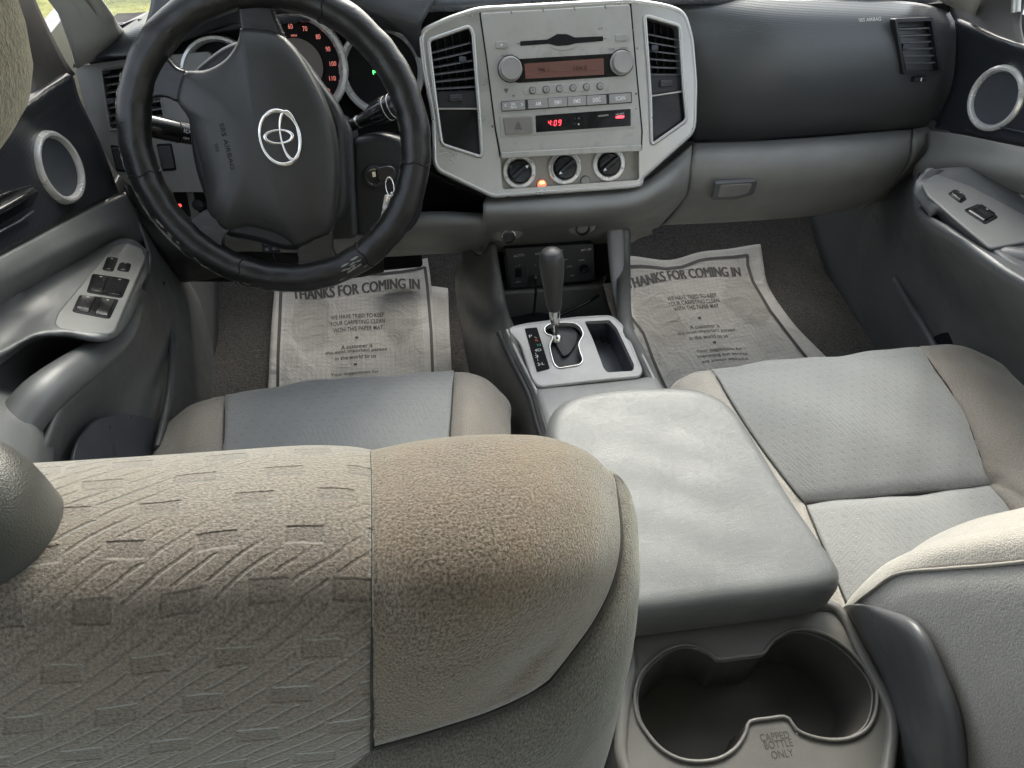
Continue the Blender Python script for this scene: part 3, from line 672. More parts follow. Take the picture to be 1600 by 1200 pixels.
for kx, ky in ((175, 508), (990, 462)):
    c = R1(*c3(kx, ky)); r = .0178
    kb = lathe('radio_knob', c, S.n, [(r*1.12, 0), (r*1.12, .003), (r*1.03, .004), (r*1.0, .013), (r*.95, .016), (r*.90, .0166), (r*.86, .0158), (0, .0158)], M['btn'], face, 48, wob=lambda q: 1+.006*math.sin(q*40))
    lathe('knob_skirt', c-S.n*.001, S.n, [(r*1.2, 0), (r*1.2, .0035), (r*1.0, .0036)], M['blackg'], kb, 40)
plate('preset_tray', rnd(q3([(270, 650), (300, 632), (890, 595), (905, 610), (890, 660), (300, 698), (272, 690)], .0008), .003), S.n, .002, M['radio'], face, bev=.0004)
for i in range(6):
    cx, cy = 338+i*99, 665-i*6.2; c = R1(*c3(cx, cy)); r = .0049
    pb = lathe('preset_button', c, S.n, [(r, 0), (r, .0035), (r*.85, .0045), (0, .0047)], M['btn'], face, 24)
    tube('button_gap', [c+(S.u*math.cos(q)+S.v*math.sin(q))*r*1.12+S.n*.0016 for q in [k2*math.pi/10 for k2 in range(20)]], .0006, M['shroud'], pb, closed=True, seg=5)
    text('preset_number', str(i+1), c+S.n*.0047, S.u, S.n, .0018 if i == 0 else .0026, .004, M['printgrey'], pb, lift=.0004)
bt = [((112, 752), (282, 735), (286, 805), (116, 815), 'SEEK\nTRACK'), ((305, 735), (450, 722), (454, 792), (310, 800), 'AM'), ((455, 722), (592, 714), (596, 782), (458, 790), 'FM1'),
      ((597, 713), (732, 705), (736, 774), (600, 781), 'FM2'), ((738, 704), (880, 696), (884, 764), (741, 773), 'DISC'), ((903, 694), (1062, 683), (1066, 750), (906, 762), 'SCAN')]
plate('button_bed', rnd(q3([(106, 746), (1068, 676), (1072, 757), (112, 822)], .0008), .002), S.n, .002, M['shroud'], face)
for b_ in bt:
    pb = plate('band_button', rnd(q3(b_[:4], .0035), .001), S.n, .005, M['btn'], face, bev=.0006)
    cx = sum(p[0] for p in b_[:4])/4; cy = sum(p[1] for p in b_[:4])/4
    text('button_text', b_[4], R1(*c3(cx, cy), .0036), S.u+S.v*.05, S.n, {'AM': .0095, 'FM1': .0115, 'FM2': .012, 'DISC': .014, 'SCAN': .017}.get(b_[4], .012), .0068 if b_[4] != 'SEEK\nTRACK' else .009, M['white'], pb, lift=.0006, bold=.02)
for i, (x, s_) in enumerate(((140, '<'), (262, '>'))):
    text('seek_arrow', s_, R1(*c3(x, 775 if i == 0 else 768), .0036), S.u, S.n, .004, .006, M['white'], face, lift=.0006)
for s_, x, y, w_ in (('PWR VOL', 155, 408, .021), ('TUNE', 920, 362, .011), ('SCROLL', 1012, 354, .014), ('AUX', 838, 210, .009)):
    text('panel_text', s_, R1(*c3(x, y)), S.u+S.v*.04, S.n, w_, .0035, M['printgrey'], face, lift=.0004)
for x, y in ((185, 95), (420, 80), (650, 68), (876, 55)):
    tube('face_notch', q3([(x-6, y-16), (x+4, y+10)], .0002), .0007, M['printgrey'], face, seg=5)
for (x, y, r) in ((145, 664, .0035), (200, 705, .0018), (1100, 690, .002), (1075, 222, .0016), (1110, 355, .0014), (45, 930, .002), (1100, 800, .0012)):
    lathe('grime_spot', R1(*c3(x, y)), S.n, [(r, .0002), (0, .0003)], M['printgrey'], face, 12, wob=lambda q: 1+.25*math.sin(q*3))
# clock row
hz = plate('clock_surround', rnd(q3([(95, 850), (1085, 785), (1097, 940), (106, 1010)], .001), .003), S.n, .002, M['radio'], face, bev=.0006)
hb = plate('hazard_button', rnd(q3([(124, 866), (338, 855), (342, 980), (140, 995)], .004), .003), S.n, .004, plastic('hazard_grey', (.22, .205, .18), .5, 900, 0), hz, bev=.001)
tri = [(205, 948), (262, 944), (232, 896)]
tube('hazard_triangle', q3(tri, .0045), .0005, M['printgrey'], hb, closed=True, seg=6)
tube('hazard_triangle', q3([(222, 938), (246, 936), (233, 916)], .0045), .0004, M['printgrey'], hb, closed=True, seg=6)
ck = plate('clock', rnd(q3([(362, 850), (1060, 800), (1062, 925), (366, 973)], .002), .001), S.n, .002, M['blackg'], hz)
# seven segment digits
SEG = {'4': 'fgbc', '0': 'abcdef', '9': 'abcdfg'}
def digit(ch, x, y, wd, ht, pl, d, mat, parent):
    o_ = {'a': ((0, 1), (1, 1)), 'g': ((0, .5), (1, .5)), 'd': ((0, 0), (1, 0)), 'f': ((0, .5), (0, 1)), 'b': ((1, .5), (1, 1)), 'e': ((0, 0), (0, .5)), 'c': ((1, 0), (1, .5))}
    base = R1(*c3(x, y), d); k = 0
    vs, fs = [], []
    for s_ in SEG[ch]:
        (a0, b0), (a1, b1) = o_[s_]; h = .0005
        A = base+S.u*(a0*wd+b0*ht*.15)+S.v*(b0*ht+a0*.0005); B = base+S.u*(a1*wd+b1*ht*.15)+S.v*(b1*ht+a1*.0005)
        dr = (B-A).normalized(); A = A+dr*.0004; B = B-dr*.0004; pr_ = S.n.cross(dr)*h
        for p in (A-pr_, B-pr_, B+pr_, A+pr_): vs.append(p)
        for p in (A-pr_, B-pr_, B+pr_, A+pr_): vs.append(p+S.n*.0005)
        fs += [(k+4, k+5, k+6, k+7), (k, k+1, k+5, k+4), (k+1, k+2, k+6, k+5), (k+2, k+3, k+7, k+6), (k+3, k, k+4, k+7)]; k += 8
    mesh('clock_digit', vs, fs, mat, parent, smooth=False)
digit('4', 455, 925, .0038, .0082, S, .0024, M['red'], ck); digit('0', 497, 925, .0038, .0082, S, .0024, M['red'], ck); digit('9', 530, 922, .0038, .0082, S, .0024, M['red'], ck)
for y in (918, 898): lathe('clock_colon', R1(*c3(483, y), .0024), S.n, [(.0005, 0), (0, .0004)], M['red'], ck, 8)
for y in (870, 914): lathe('clock_set_button', R1(*c3(678, y), .0022), S.n, [(.0022, 0), (.002, .001), (0, .0012)], M['navy'], ck, 16)
lathe('set_dot', R1(*c3(678, 914), .0035), S.n, [(.0013, 0), (0, .0004)], M['white'], ck, 10)
for y, s_ in ((870, 'H'), (912, 'M')): text('clock_text', s_, R1(*c3(650, y), .0022), S.u, S.n, .002, .0028, M['printgrey'], ck, lift=.0005)
text('clock_text', 'PASSENGER', R1(*c3(860, 850), .0022), S.u+S.v*.05, S.n, .0185, .0026, M['letter'], ck, lift=.0005)
text('clock_text', 'AIR BAG', R1(*c3(980, 838), .0022), S.u+S.v*.05, S.n, .0155, .0028, M['letter'], ck, lift=.0005)
plate('warning_lamp', rnd(q3([(950, 858), (975, 848), (1015, 850), (1010, 868), (952, 870)], .0028), .001), S.n, .001, M['red'], ck)
for e_ in ([(750, 20), (760, 90), (774, 200), (782, 246)], [(985, 6), (995, 120), (1003, 205), (1002, 234)]):
    tube('panel_gap', [S(x, y, .0045) for x, y in e_], .0016, M['matteblack'], face, seg=6)
lip = rnd(PT(S.off(.014), [(783, 238), (1003, 226), (1003, 236), (783, 248)]), .002)
plate('lower_lip', lip, S.n, .02, M['radio'], face, bev=.002)

# ================================================================== CLIMATE PANEL
c6 = crop(650, 220, .2834)
CM = thing('climate_panel', S(885, 295), "climate control panel with three black rotary dials in pale rings", "controls")
K1 = S.off(-.010)
def q6(pts, d, pl=K1): return [pl(*c6(*p), d) for p in pts]
M['clim'] = plastic('climate_champagne', (.34, .325, .285), .5, 900, .05, .0002, metal=.2, dirt=.9, dirtcol=(.15, .13, .10))
cpn = plate('panel', rnd(q6([(440, 40), (1250, 0), (1245, 225), (455, 290)], 0), .004), S.n, .01, M['clim'], CM, bev=.0008)
for i, (kx, ky, ang) in enumerate(((568, 168, 35), (818, 146, 215), (1060, 128, 215))):
    c = K1(*c6(kx, ky)); r = .0285
    dd = lathe('dial', c, S.n, [(r*.72, .001), (r*.70, .009), (r*.62, .011), (0, .0112)], M['blackg'], cpn, 48)
    lathe('dial_ring', c, S.n, [(r*1.06, 0), (r*1.06, .004), (r*1.0, .0062), (r*.80, .0068), (r*.74, .005), (r*.735, .001)], M['ring'], dd, 56)
    a = math.radians(ang); ud = S.u*math.cos(a)+S.v*math.sin(a); vd = S.n.cross(ud)
    hp = rnd([c+ud*p+vd*q+S.n*.021 for p, q in ((-r*.66, -.004), (r*.66, -.0035), (r*.66, .0035), (-r*.66, .004))], .004)
    plate('dial_grip', hp, S.n, .011, M['blackg'], dd, bev=.002)
    tpos = c+ud*r*.52+S.n*.0213
    plate('dial_pointer', [tpos+ud*.003, tpos-ud*.0025+vd*.0025, tpos-ud*.0025-vd*.0025], S.n, .0005, M['white'], dd)
    if i == 1:
        for k in range(15):
            for s_ in (-1, 1):
                q = math.radians(90+s_*(28+k*7.4)); A = c+(S.u*math.cos(q)+S.v*math.sin(q))*r*.84+S.n*.0072; B = c+(S.u*math.cos(q)+S.v*math.sin(q))*r*.95+S.n*.0068
                tube('scale_tick', [A, B], .0009, flat('blue_print', (.25, .32, .38), .5) if (s_ < 0 and k > 6) else M['printgrey'], dd, seg=4) if k < 14 else None
        text('dial_text', 'TEMP', c+S.v*r*.88, S.u, S.n, .0115, .0038, M['printgrey'], dd, lift=.0075)
    else:
        for k, s_ in enumerate(('OFF', 'LO', '|', '||', 'HI') if i == 0 else ('o', '>', 'u', 'z', '-')):
            q = math.radians(200-k*55); text('dial_text', s_, c+(S.u*math.cos(q)+S.v*math.sin(q))*r*.88, S.u, S.n, .002*max(1, len(s_)), .0035, M['printgrey'], dd, lift=.0075)
for (x, y, lit) in ((693, 240, 1), (932, 222, 0)):
    c = K1(*c6(x, y)); r = .0085
    rb = lathe('round_button', c, S.n, [(r, 0), (r, .003), (r*.9, .0042), (0, .0045)], flat('lit_button', (.45, .25, .2), .45, emit=(1, .25, .12), es=.25) if lit else M['clim'], cpn, 28)
    tube('button_rim', [c+(S.u*math.cos(q)+S.v*math.sin(q))*r*1.06+S.n*.001 for q in [k*math.pi/12 for k in range(24)]], .0007, M['shroud'], rb, closed=True, seg=6)
    if lit: plate('lamp', rnd([c+S.u*a+S.v*b+S.n*.0052 for a, b in ((-.0045, .001), (.0045, .001), (.003, .0055), (-.003, .0055))], .001), S.n, .001, M['amber'], rb)
    else: tube('button_mark', [c+S.u*-.003+S.v*.004+S.n*.0045, c+S.u*.003+S.v*.004+S.n*.0045], .0004, M['printgrey'], rb, seg=4)
# sockets under the stack
for sx_, sy_, cap, ds in ((794, 367, 1, "chrome rimmed capped power socket on the driver side under the dials"), (910, 356, 0, "open black power socket on the passenger side under the dials")):
    c = P(sx_, sy_, y=-.045); n_ = (V((0, -.9, .12))).normalized()
    so_ = thing('power_socket', c, ds, "power socket", "power sockets under the centre stack")
    pillow('socket_mount', [c+V((math.cos(q)*.026*(1+.25*abs(math.cos(q))), 0, math.sin(q)*.022))-n_*.012 for q in [k*math.pi/16 for k in range(32)]], n_, [(1, 0), (.85, .01), (.6, .014), (.3, .0145)], M['grey'], so_)
    lathe('socket_ring', c, n_, [(.0135, -.01), (.0145, .004), (.0138, .0062), (.0115, .0064), (.0108, .003), (.0105, -.02)], M['chrome'] if cap else M['black'], so_, 32)
    lathe('socket_cap' if cap else 'socket_well', c-n_*(.0 if cap else .02), n_, [(.0110, 0), (.0108, .003), (0, .0035)], M['shroud'] if cap else M['matteblack'], so_, 24)
def pz(pts): return [P(a, b, z=c) for a, b, c in pts]
def px_(pts): return [P(a, b, x=c) for a, b, c in pts]

# ================================================================== STEERING COLUMN
W = Plane((-.434, -.232, .739), (0, -.906, .423))
CO = thing('steering_column', W(520, 300, -.12), "dark plastic steering column cover behind the wheel with ignition lock", "steering column")
Wd = W.off(-.075)
plate('column_cover', rnd(PT(Wd, [(395, 150), (500, 172), (530, 178), (549, 202), (554, 300), (558, 374), (395, 380)]), .012), W.n, .16, M['shroud'], CO, bev=.008, seg=4)
cb = plate('lock_housing', rnd(PT(W.off(-.10), [(545, 215), (600, 205), (655, 225), (662, 330), (640, 368), (548, 372)]), .02), W.n, .14, M['black'], CO, bev=.012, seg=4)
lathe('screw_hole', Wd(542, 226, .001), W.n, [(.005, 0), (.0052, .0012), (.0035, .0015), (.003, -.001), (0, -.001)], M['navy'], CO, 16)
ic = W.off(-.10)(585, 276, .0)
ign = lathe('ignition_lock', ic, W.n, [(.017, -.01), (.0175, .003), (.016, .007), (.0125, .008), (.0115, .004), (0, .004)], M['shroud'], CO, 32)
lathe('lock_ring', ic, W.n, [(.0122, .006), (.0122, .0085), (.0105, .009), (.010, .005)], M['steel'], ign, 28)
# panel filling between cluster and knee panel
patch('under_cluster_panel', [rowy([(200, 200, .10), (330, 190, .09), (460, 190, .09), (600, 185, .09), (700, 180, .10)]), rowy([(225, 280, .08), (330, 270, .07), (460, 270, .07), (600, 270, .07), (700, 270, .08)]),
      rowy([(300, 345, .06), (360, 345, .05), (460, 340, .04), (600, 335, .03), (700, 330, .03)]), rowy([(300, 372, .05), (360, 372, .03), (460, 372, .0), (600, 360, -.02), (700, 350, -.02)])], M['black'], DASH, 30, 16, .004)
# stalks
st = thing('light_stalk', P(300, 208, y=-.14), "black headlamp stalk with white symbols left of the wheel hub", "stalk")
a, b = P(215, 193, y=-.165), P(330, 216, y=-.125)
tube('lever', [a, a.lerp(b, .06), a.lerp(b, .3), a.lerp(b, .5), a.lerp(b, .9), b], [.011, .0148, .0155, .0155, .014, .011], M['blackg'], st, seg=24, up=(0, -.4, .9))
dr = (b-a).normalized(); m_ = a.lerp(b, .52); tube('lever_seam', [m_, m_+dr*.0015], .0159, M['matteblack'], st, seg=24, up=(0, -.4, .9))
fn = (CAM-m_).normalized(); fn = (fn-dr*fn.dot(dr)).normalized()
for s_, k, w_ in (('ID', .60, .009), ('=OO=', .74, .013)): text('symbol', s_, a.lerp(b, k)+fn*.0158+dr.cross(fn)*-.003, dr, fn, w_, .005, M['white'], st)
text('symbol', 'OFF', a.lerp(b, .60)+fn*.0142-(fn.cross(dr))*.007, dr, fn, .009, .003, M['letter'], st)
st = thing('wiper_stalk', P(580, 190, y=-.13), "black ribbed wiper stalk with white rings right of the wheel hub", "stalk")
a, b = P(548, 196, y=-.11), P(644, 152, y=-.145)
tube('lever', [a, a.lerp(b, .12), a.lerp(b, .30), a.lerp(b, .42), a.lerp(b, .6), a.lerp(b, .93), b], [.009, .0085, .0105, .016, .0178, .0175, .012], M['blackg'], st, seg=28)
dr = (b-a).normalized(); e1 = dr.cross(V((0, 0, 1))).normalized(); e2 = dr.cross(e1)
for k in range(16):
    q = k*math.pi/8; d_ = e1*math.cos(q)+e2*math.sin(q); tube('grip_rib', [a.lerp(b, .40)+d_*.0158, a.lerp(b, .58)+d_*.018], .0011, M['black'], st, seg=6)
for k in (.62, .70): m_ = a.lerp(b, k); tube('white_ring', [m_, m_+dr*.0012], .0181, M['letter'], st, seg=28)
m_ = a.lerp(b, .12); tube('chrome_ring', [m_, m_+dr*.004], .0095, M['steel'], st, seg=20)

# ================================================================== STEERING WHEEL
SW = thing('steering_wheel', W.uv(0, 0, -.02), "worn black leather steering wheel turned a quarter, with chrome oval emblem", "steering wheel")
RAD = .1838
random.seed(3)
rp, rr_ = [], []
for k in range(160):
    q = 2*math.pi*k/160; wv = .0004*math.sin(q*23)+.0003*math.sin(q*41+1)
    rp.append(W.uv(math.cos(q)*(RAD+wv), math.sin(q)*(RAD+wv), 0)); rr_.append(.0206+.0003*math.sin(q*31)+.0004*math.sin(q*13+2))
rim = tube('rim', rp, rr_, M['wheel'], SW, closed=True, seg=28, up=W.n)
# seam of the leather wrap and worn scuffs
for (ang, r0) in ((188, .0209), (243, .0210), (300, .0209), (348, .0209), (62, .0209)):
    q = math.radians(ang); c = W.uv(math.cos(q)*RAD, math.sin(q)*RAD); t_ = W.u*-math.sin(q)+W.v*math.cos(q); e = W.u*math.cos(q)+W.v*math.sin(q)
    tube('wrap_seam', [c+(e*math.cos(a_)+W.n*math.sin(a_))*r0+t_*.002*math.sin(a_*5) for a_ in [i*math.pi/14 for i in range(28)]], .0010, M['matteblack'], SW, closed=True, seg=6)
scuff = plastic('scuffed_leather', (.26, .255, .225), .75, 900, .6, .001)
def scuffs(lo, hi, n_, off0, off1):
    vs, fs = [], []
    for i in range(n_):
        q = math.radians(random.uniform(lo, hi)); s_ = random.uniform(off0, off1); e = W.u*math.cos(q)+W.v*math.sin(q); t_ = W.u*-math.sin(q)+W.v*math.cos(q)
        nn = (e*math.cos(s_)+W.n*math.sin(s_)); c = W.uv(math.cos(q)*RAD, math.sin(q)*RAD)+nn*.0211; side = t_.cross(nn); l = random.uniform(.002, .009); w_ = random.uniform(.0005, .002); m = 8; k = len(vs)
        for j in range(m):
            a_ = 2*math.pi*j/m; rj = random.uniform(.6, 1.1); p = c+t_*math.cos(a_)*l*rj+side*math.sin(a_)*w_*rj; d_ = p-(W.uv(0, 0)+e*RAD*0); vs.append(p-nn*.0003)
        vs.append(c+nn*.0004)
        for j in range(m): fs.append((k+j, k+(j+1) % m, k+m))
    mesh('worn_patches', vs, fs, scuff, SW)
scuffs(176, 220, 110, -.5, .8); scuffs(205, 222, 26, .2, 1.1); scuffs(286, 298, 16, .8, 1.9); scuffs(222, 262, 26, -.2, 1.0); scuffs(150, 176, 14, -.4, .4)
# stitched inner seam on the far side of the rim
tp_ = []
for k in range(90):
    q = math.radians(-50+k*100/89); e = W.u*math.cos(q)+W.v*math.sin(q); wob = .25*math.sin(k*.9)+.2*math.sin(k*2.3)
    s_ = math.radians(168)+wob*.25; tp_.append(W.uv(math.cos(q)*RAD, math.sin(q)*RAD)+(e*math.cos(s_)+W.n*math.sin(s_))*.0210)
tube('stitching', tp_, .0011, M['shroud'], SW, seg=5)
def spoke(pts, d=.004, th=.020):
    o_ = rnd(PT(W.off(d), pts), .012, 5)
    return plate('spoke', o_, W.n, th, M['wheel'], SW, bev=.0085, seg=5)
spoke([(345, -70), (364, -15), (371, 10), (376, 50), (400, 62), (446, 62), (437, 40), (425, 15), (428, -15), (450, -70)])
spoke([(222, 58), (252, 76), (264, 92), (275, 106), (296, 112), (305, 140), (279, 162), (258, 151), (240, 153), (205, 170), (200, 110)])
spoke([(250, 318), (268, 338), (286, 348), (304, 342), (322, 324), (350, 345), (362, 358), (347, 368), (345, 388), (362, 412), (345, 430), (280, 395)])
spoke([(462, 392), (490, 366), (520, 358), (519, 392), (528, 408), (552, 412), (560, 425), (510, 450), (465, 445), (440, 434), (460, 424), (467, 408)])
for (x0, y0, x1, y1) in ((424, 8, 446, 58), (262, 86, 292, 114), (517, 366, 524, 405)):
    a, b = W(x0, y0, .006), W(x1, y1, .006)
    for k in range(9):
        p = a.lerp(b, k/8); tube('stitch', [p+W.u*-.0016+W.n*.0006, p+W.u*.0016+W.n*.0014], .0006, M['shroud'], SW, seg=5)
hub = plate('hub_shell', rnd(PT(W.off(-.012), [(360, 60), (450, 60), (540, 180), (545, 330), (515, 372), (455, 398), (400, 378), (340, 370), (300, 260), (285, 120)]), .03), W.n, .05, M['black'], SW, bev=.01, seg=3)
c5 = crop(160, 0, .3833)
padpx = [c5(*p) for p in [(565, 112), (640, 116), (700, 125), (740, 150), (800, 215), (870, 330), (925, 450), (955, 560), (966, 680), (962, 800), (937, 940), (870, 978), (800, 1008), (745, 972), (690, 948), (600, 925), (500, 938), (465, 900), (430, 862), (418, 750), (385, 600), (352, 485), (305, 412), (316, 335), (340, 290), (420, 284), (495, 245), (540, 190), (562, 135)]]
pw = PT(W.off(.004), padpx); pw = cr(pw, 90, True); pc = W.off(.004)(*c5(640, 560))
def padd(v):
    r = (v-pc).length; return .0014*math.sin(v.x*30)*0
pad = pillow('airbag_pad', pw, W.n, [(1.0, -.018), (1.0, -.004), (.992, .002), (.975, .0068), (.95, .0102), (.92, .0125), (.85, .0160), (.72, .0195), (.5, .0225), (.25, .0238)], M['pad'], SW, pc)
def padh(v):       # height of the domed pad above its base plane, found by scale
    best = 0
    rel = v-pc; 
    ang = math.atan2(rel.dot(W.v), rel.dot(W.u)); d_ = math.hypot(rel.dot(W.v), rel.dot(W.u)); R_ = 1e9
    for p in pw:
        r2 = p-pc; a2 = math.atan2(r2.dot(W.v), r2.dot(W.u)); df = abs((a2-ang+math.pi) % (2*math.pi)-math.pi)
        if df < R_: R_ = df; Rl = math.hypot(r2.dot(W.v), r2.dot(W.u))
    s_ = d_/Rl; pr = [(1.0, -.004), (.975, .0068), (.95, .0102), (.92, .0125), (.85, .0160), (.72, .0195), (.5, .0225), (.25, .0238), (0, .0238)]
    for (s0, h0), (s1, h1) in zip(pr, pr[1:]):
        if s1 <= s_ <= s0: return h1+(h0-h1)*(s_-s1)/(s0-s1)
    return 0
ec = W.off(.027)(*c5(725, 562))
er = plate('emblem_seat', [ec+W.u*math.cos(q)*.0295+W.v*math.sin(q)*.0365-W.n*.004 for q in [k*math.pi/24 for k in range(48)]], W.n, .004, M['matteblack'], SW, bev=.001)
def ell(cx, cy, rx, ry, rr, rb=0, n_=56):
    p, r = [], []
    for k in range(n_):
        q = 2*math.pi*k/n_; p.append(ec+W.u*(cx+math.cos(q)*rx)+W.v*(cy+math.sin(q)*ry)+W.n*.0008); r.append(rr*(1+rb*math.cos(q*2)))
    return tube('emblem', p, r, M['chrome'], SW, closed=True, seg=10, up=W.n)
ell(0, 0, .0258, .0335, .0025, -.25); ell(-.0015, .0015, .0175, .0082, .0021, .3); ell(.0125, .0015, .0115, .0300, .0020, -.35)
tc = pc + (W.off(.004)(*c5(525, 595))-pc); tn = W.n
tc2 = tc+W.n*(padh(tc)+.0004); ud = (W.off(.004)(*c5(548, 680))-W.off(.004)(*c5(505, 515))).normalized()
def padwarp(c0, ud_):
    vd_ = W.n.cross(ud_)
    def f(a_, b_):
        q = c0+ud_*a_+vd_*b_; return q+W.n*(padh(q)+.0005)
    return f
text('airbag_text', 'SRS AIRBAG', tc, ud, W.n, .058, .0062, M['matteblack'], SW, warp=padwarp(tc, ud))
tc3 = W.off(.004)(*c5(482, 600)); text('airbag_text', 'SRS', tc3, ud, W.n, .010, .0045, M['matteblack'], SW, warp=padwarp(tc3, ud))
for pts in ([(376, 50), (400, 44), (446, 56)], ):
    pass
# keys
K_ = thing('car_key', W.off(-.08)(592, 278), "car key in the ignition with steel ring and pale plastic tag", "key")
kc = W.off(-.082)(594, 272)
plate('key_head', rnd([kc+W.u*a_+W.v*b_+W.n*.0 for a_, b_ in ((-.006, -.009), (.010, -.013), (.024, -.008), (.024, .008), (.010, .012), (-.006, .008))], .006), (W.n+W.u*.25).normalized(), .006, M['blackg'], K_, bev=.002)
plate('key_blade', [kc+W.u*a_+W.v*b_-W.n*.004 for a_, b_ in ((-.012, -.004), (-.004, -.004), (-.004, .004), (-.012, .004))], W.n, .02, M['steel'], K_)
rc = W.off(-.075)(609, 292)
tube('key_ring', [rc+W.u*math.cos(q)*.006+W.v*math.sin(q)*.014 for q in [k*math.pi/12 for k in range(24)]], .0011, M['chrome'], K_, closed=True, seg=8)
for i, (p0, p1, wd, mt) in enumerate((((607, 305), (602, 328), .011, 'white'), ((604, 326), (597, 356), .012, 'letter'), ((612, 300), (606, 350), .004, 'chrome'))):
    a, b = W.off(-.07-.003*i)(*p0), W.off(-.07-.003*i)(*p1); d_ = (b-a).normalized(); s_ = W.n.cross(d_)
    plate('key_tag' if i < 2 else 'spare_key', rnd([a-s_*wd/2, a+s_*wd/2, b+s_*wd*.42, b-s_*wd*.45], .003), W.n, .003, M[mt], K_, bev=.0008)
# small button box under the column
BX = thing('button_box', P(421, 379, y=-.08), "small black box with worn white button marks under the steering column", "switch box")
bp = Plane(P(421, 379, y=-.08), (0, -.8, .6))
bb = plate('box_body', rnd([bp.uv(a_, b_) for a_, b_ in ((-.014, -.017), (.013, -.018), (.015, .017), (-.012, .018))], .003), bp.n, .02, M['blackg'], BX, bev=.002)
for i in range(3):
    for j in range(2):
        p = bp.uv(-.006+.0125*j, .010-.0105*i, .0005); plate('button', rnd([p+bp.u*a_+bp.v*b_ for a_, b_ in ((-.0042, -.0032), (.0042, -.0032), (.0042, .0032), (-.0042, .0032))], .001), bp.n, .001, M['navy'], bb)
        text('button_mark', 'MSWTGL'[i*2+j], p, bp.u, bp.n, .003, .0035, M['letter'], bb, lift=.0006)
tube('box_cable', [bp.uv(.004, -.017), P(428, 402, y=-.06), P(440, 412, y=-.04), P(465, 417, y=-.02), P(500, 415, y=.02)], .0016, M['matteblack'], BX, seg=8, n=20)
tag(patch('underdash_trim', [rowy([(300, 330, .05), (400, 335, .03), (540, 340, .02), (600, 340, .03)]), rowy([(300, 400, .02), (400, 398, .0), (540, 395, .0), (600, 392, .03)]), rowy([(300, 440, .07), (400, 440, .07), (540, 436, .07), (600, 425, .08)])], M['matteblack'], None, 24, 14, .004),
    "dark plastic panel hanging under the steering column", "panel")

# ================================================================== DOORS
SY = .74
def ring_on(pl, cpx, r, parent, nm='speaker'):
    c = pl(*cpx)
    sp = lathe(nm, c, pl.n, [(r*.92, -.004), (r*.90, .0), (r*.6, -.003), (0, -.004)], flat('speaker_mesh', (.035, .04, .048), .6), parent, 48)
    lathe('speaker_ring', c, pl.n, [(r*1.16, -.004), (r*1.14, .003), (r*1.06, .007), (r*.98, .0065), (r*.91, .001), (r*.91, -.003)], M['ring'], sp, 56)
    return sp
LD = thing('front_door_trim', P(60, 500, x=-.76)*1, "driver door with black upper trim, four window switches and pull handle", "door", "front doors")
top = px_([(-160, 290, -.735), (-40, 215, -.735), (45, 166, -.735), (80, 142, -.738), (114, 119, -.742)])
patch('upper_trim', [shift(top, (-.05, 0, -.01)), shift(top, (-.012, 0, .004)), top, px_([(-160, 340, -.75), (-40, 262, -.75), (45, 205, -.75), (90, 178, -.752), (125, 155, -.755)]),
      px_([(-160, 410, -.755), (-40, 340, -.755), (60, 272, -.755), (110, 245, -.756), (158, 226, -.76)]), px_([(-160, 478, -.748), (-40, 418, -.748), (45, 374, -.748), (100, 345, -.75), (186, 302, -.755)])], M['doorblk'], LD, 40, 30, .006)
patch('window_corner_trim', [px_([(35, -60, -.77), (60, 10, -.765), (100, 90, -.76), (118, 116, -.755)]), px_([(-40, -60, -.79), (20, 30, -.77), (50, 120, -.76), (45, 168, -.745)])], M['matteblack'], LD, 16, 10, .006)
patch('door_inner', [px_([(-160, 482, -.745), (-40, 421, -.745), (45, 377, -.745), (100, 348, -.747), (188, 305, -.752), (200, 308, -.76)]), px_([(-160, 500, -.74), (-40, 445, -.738), (45, 402, -.737), (100, 370, -.738), (190, 326, -.742), (215, 334, -.75)]),
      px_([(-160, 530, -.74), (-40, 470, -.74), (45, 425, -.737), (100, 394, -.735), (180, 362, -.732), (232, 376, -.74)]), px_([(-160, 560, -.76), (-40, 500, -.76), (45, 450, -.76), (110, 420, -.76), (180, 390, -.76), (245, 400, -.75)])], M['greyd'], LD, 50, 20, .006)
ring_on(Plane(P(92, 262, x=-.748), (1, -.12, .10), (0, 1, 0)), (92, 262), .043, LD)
hp_ = Plane(P(25, 330, x=-.75), (1, 0, .1), (0, 1, 0))
rc_ = plate('handle_recess', rnd(PT(hp_, [(-60, 330), (10, 300), (52, 288), (62, 302), (50, 322), (0, 352), (-60, 385)]), .012), hp_.n, .006, M['blackg'], LD, bev=.002)
tube('inside_handle', [hp_(-60, 350, .006), hp_(-10, 330, .014), (hp_(30, 308, .014)), hp_(46, 298, .006)], .0085, M['blackg'], LD, seg=14, n=16, flat=.6)
tube('trim_line', px_([(-60, 426, -.744), (0, 362, -.742), (30, 346, -.743), (52, 330, -.745)]), .0014, M['navy'], LD, seg=6)
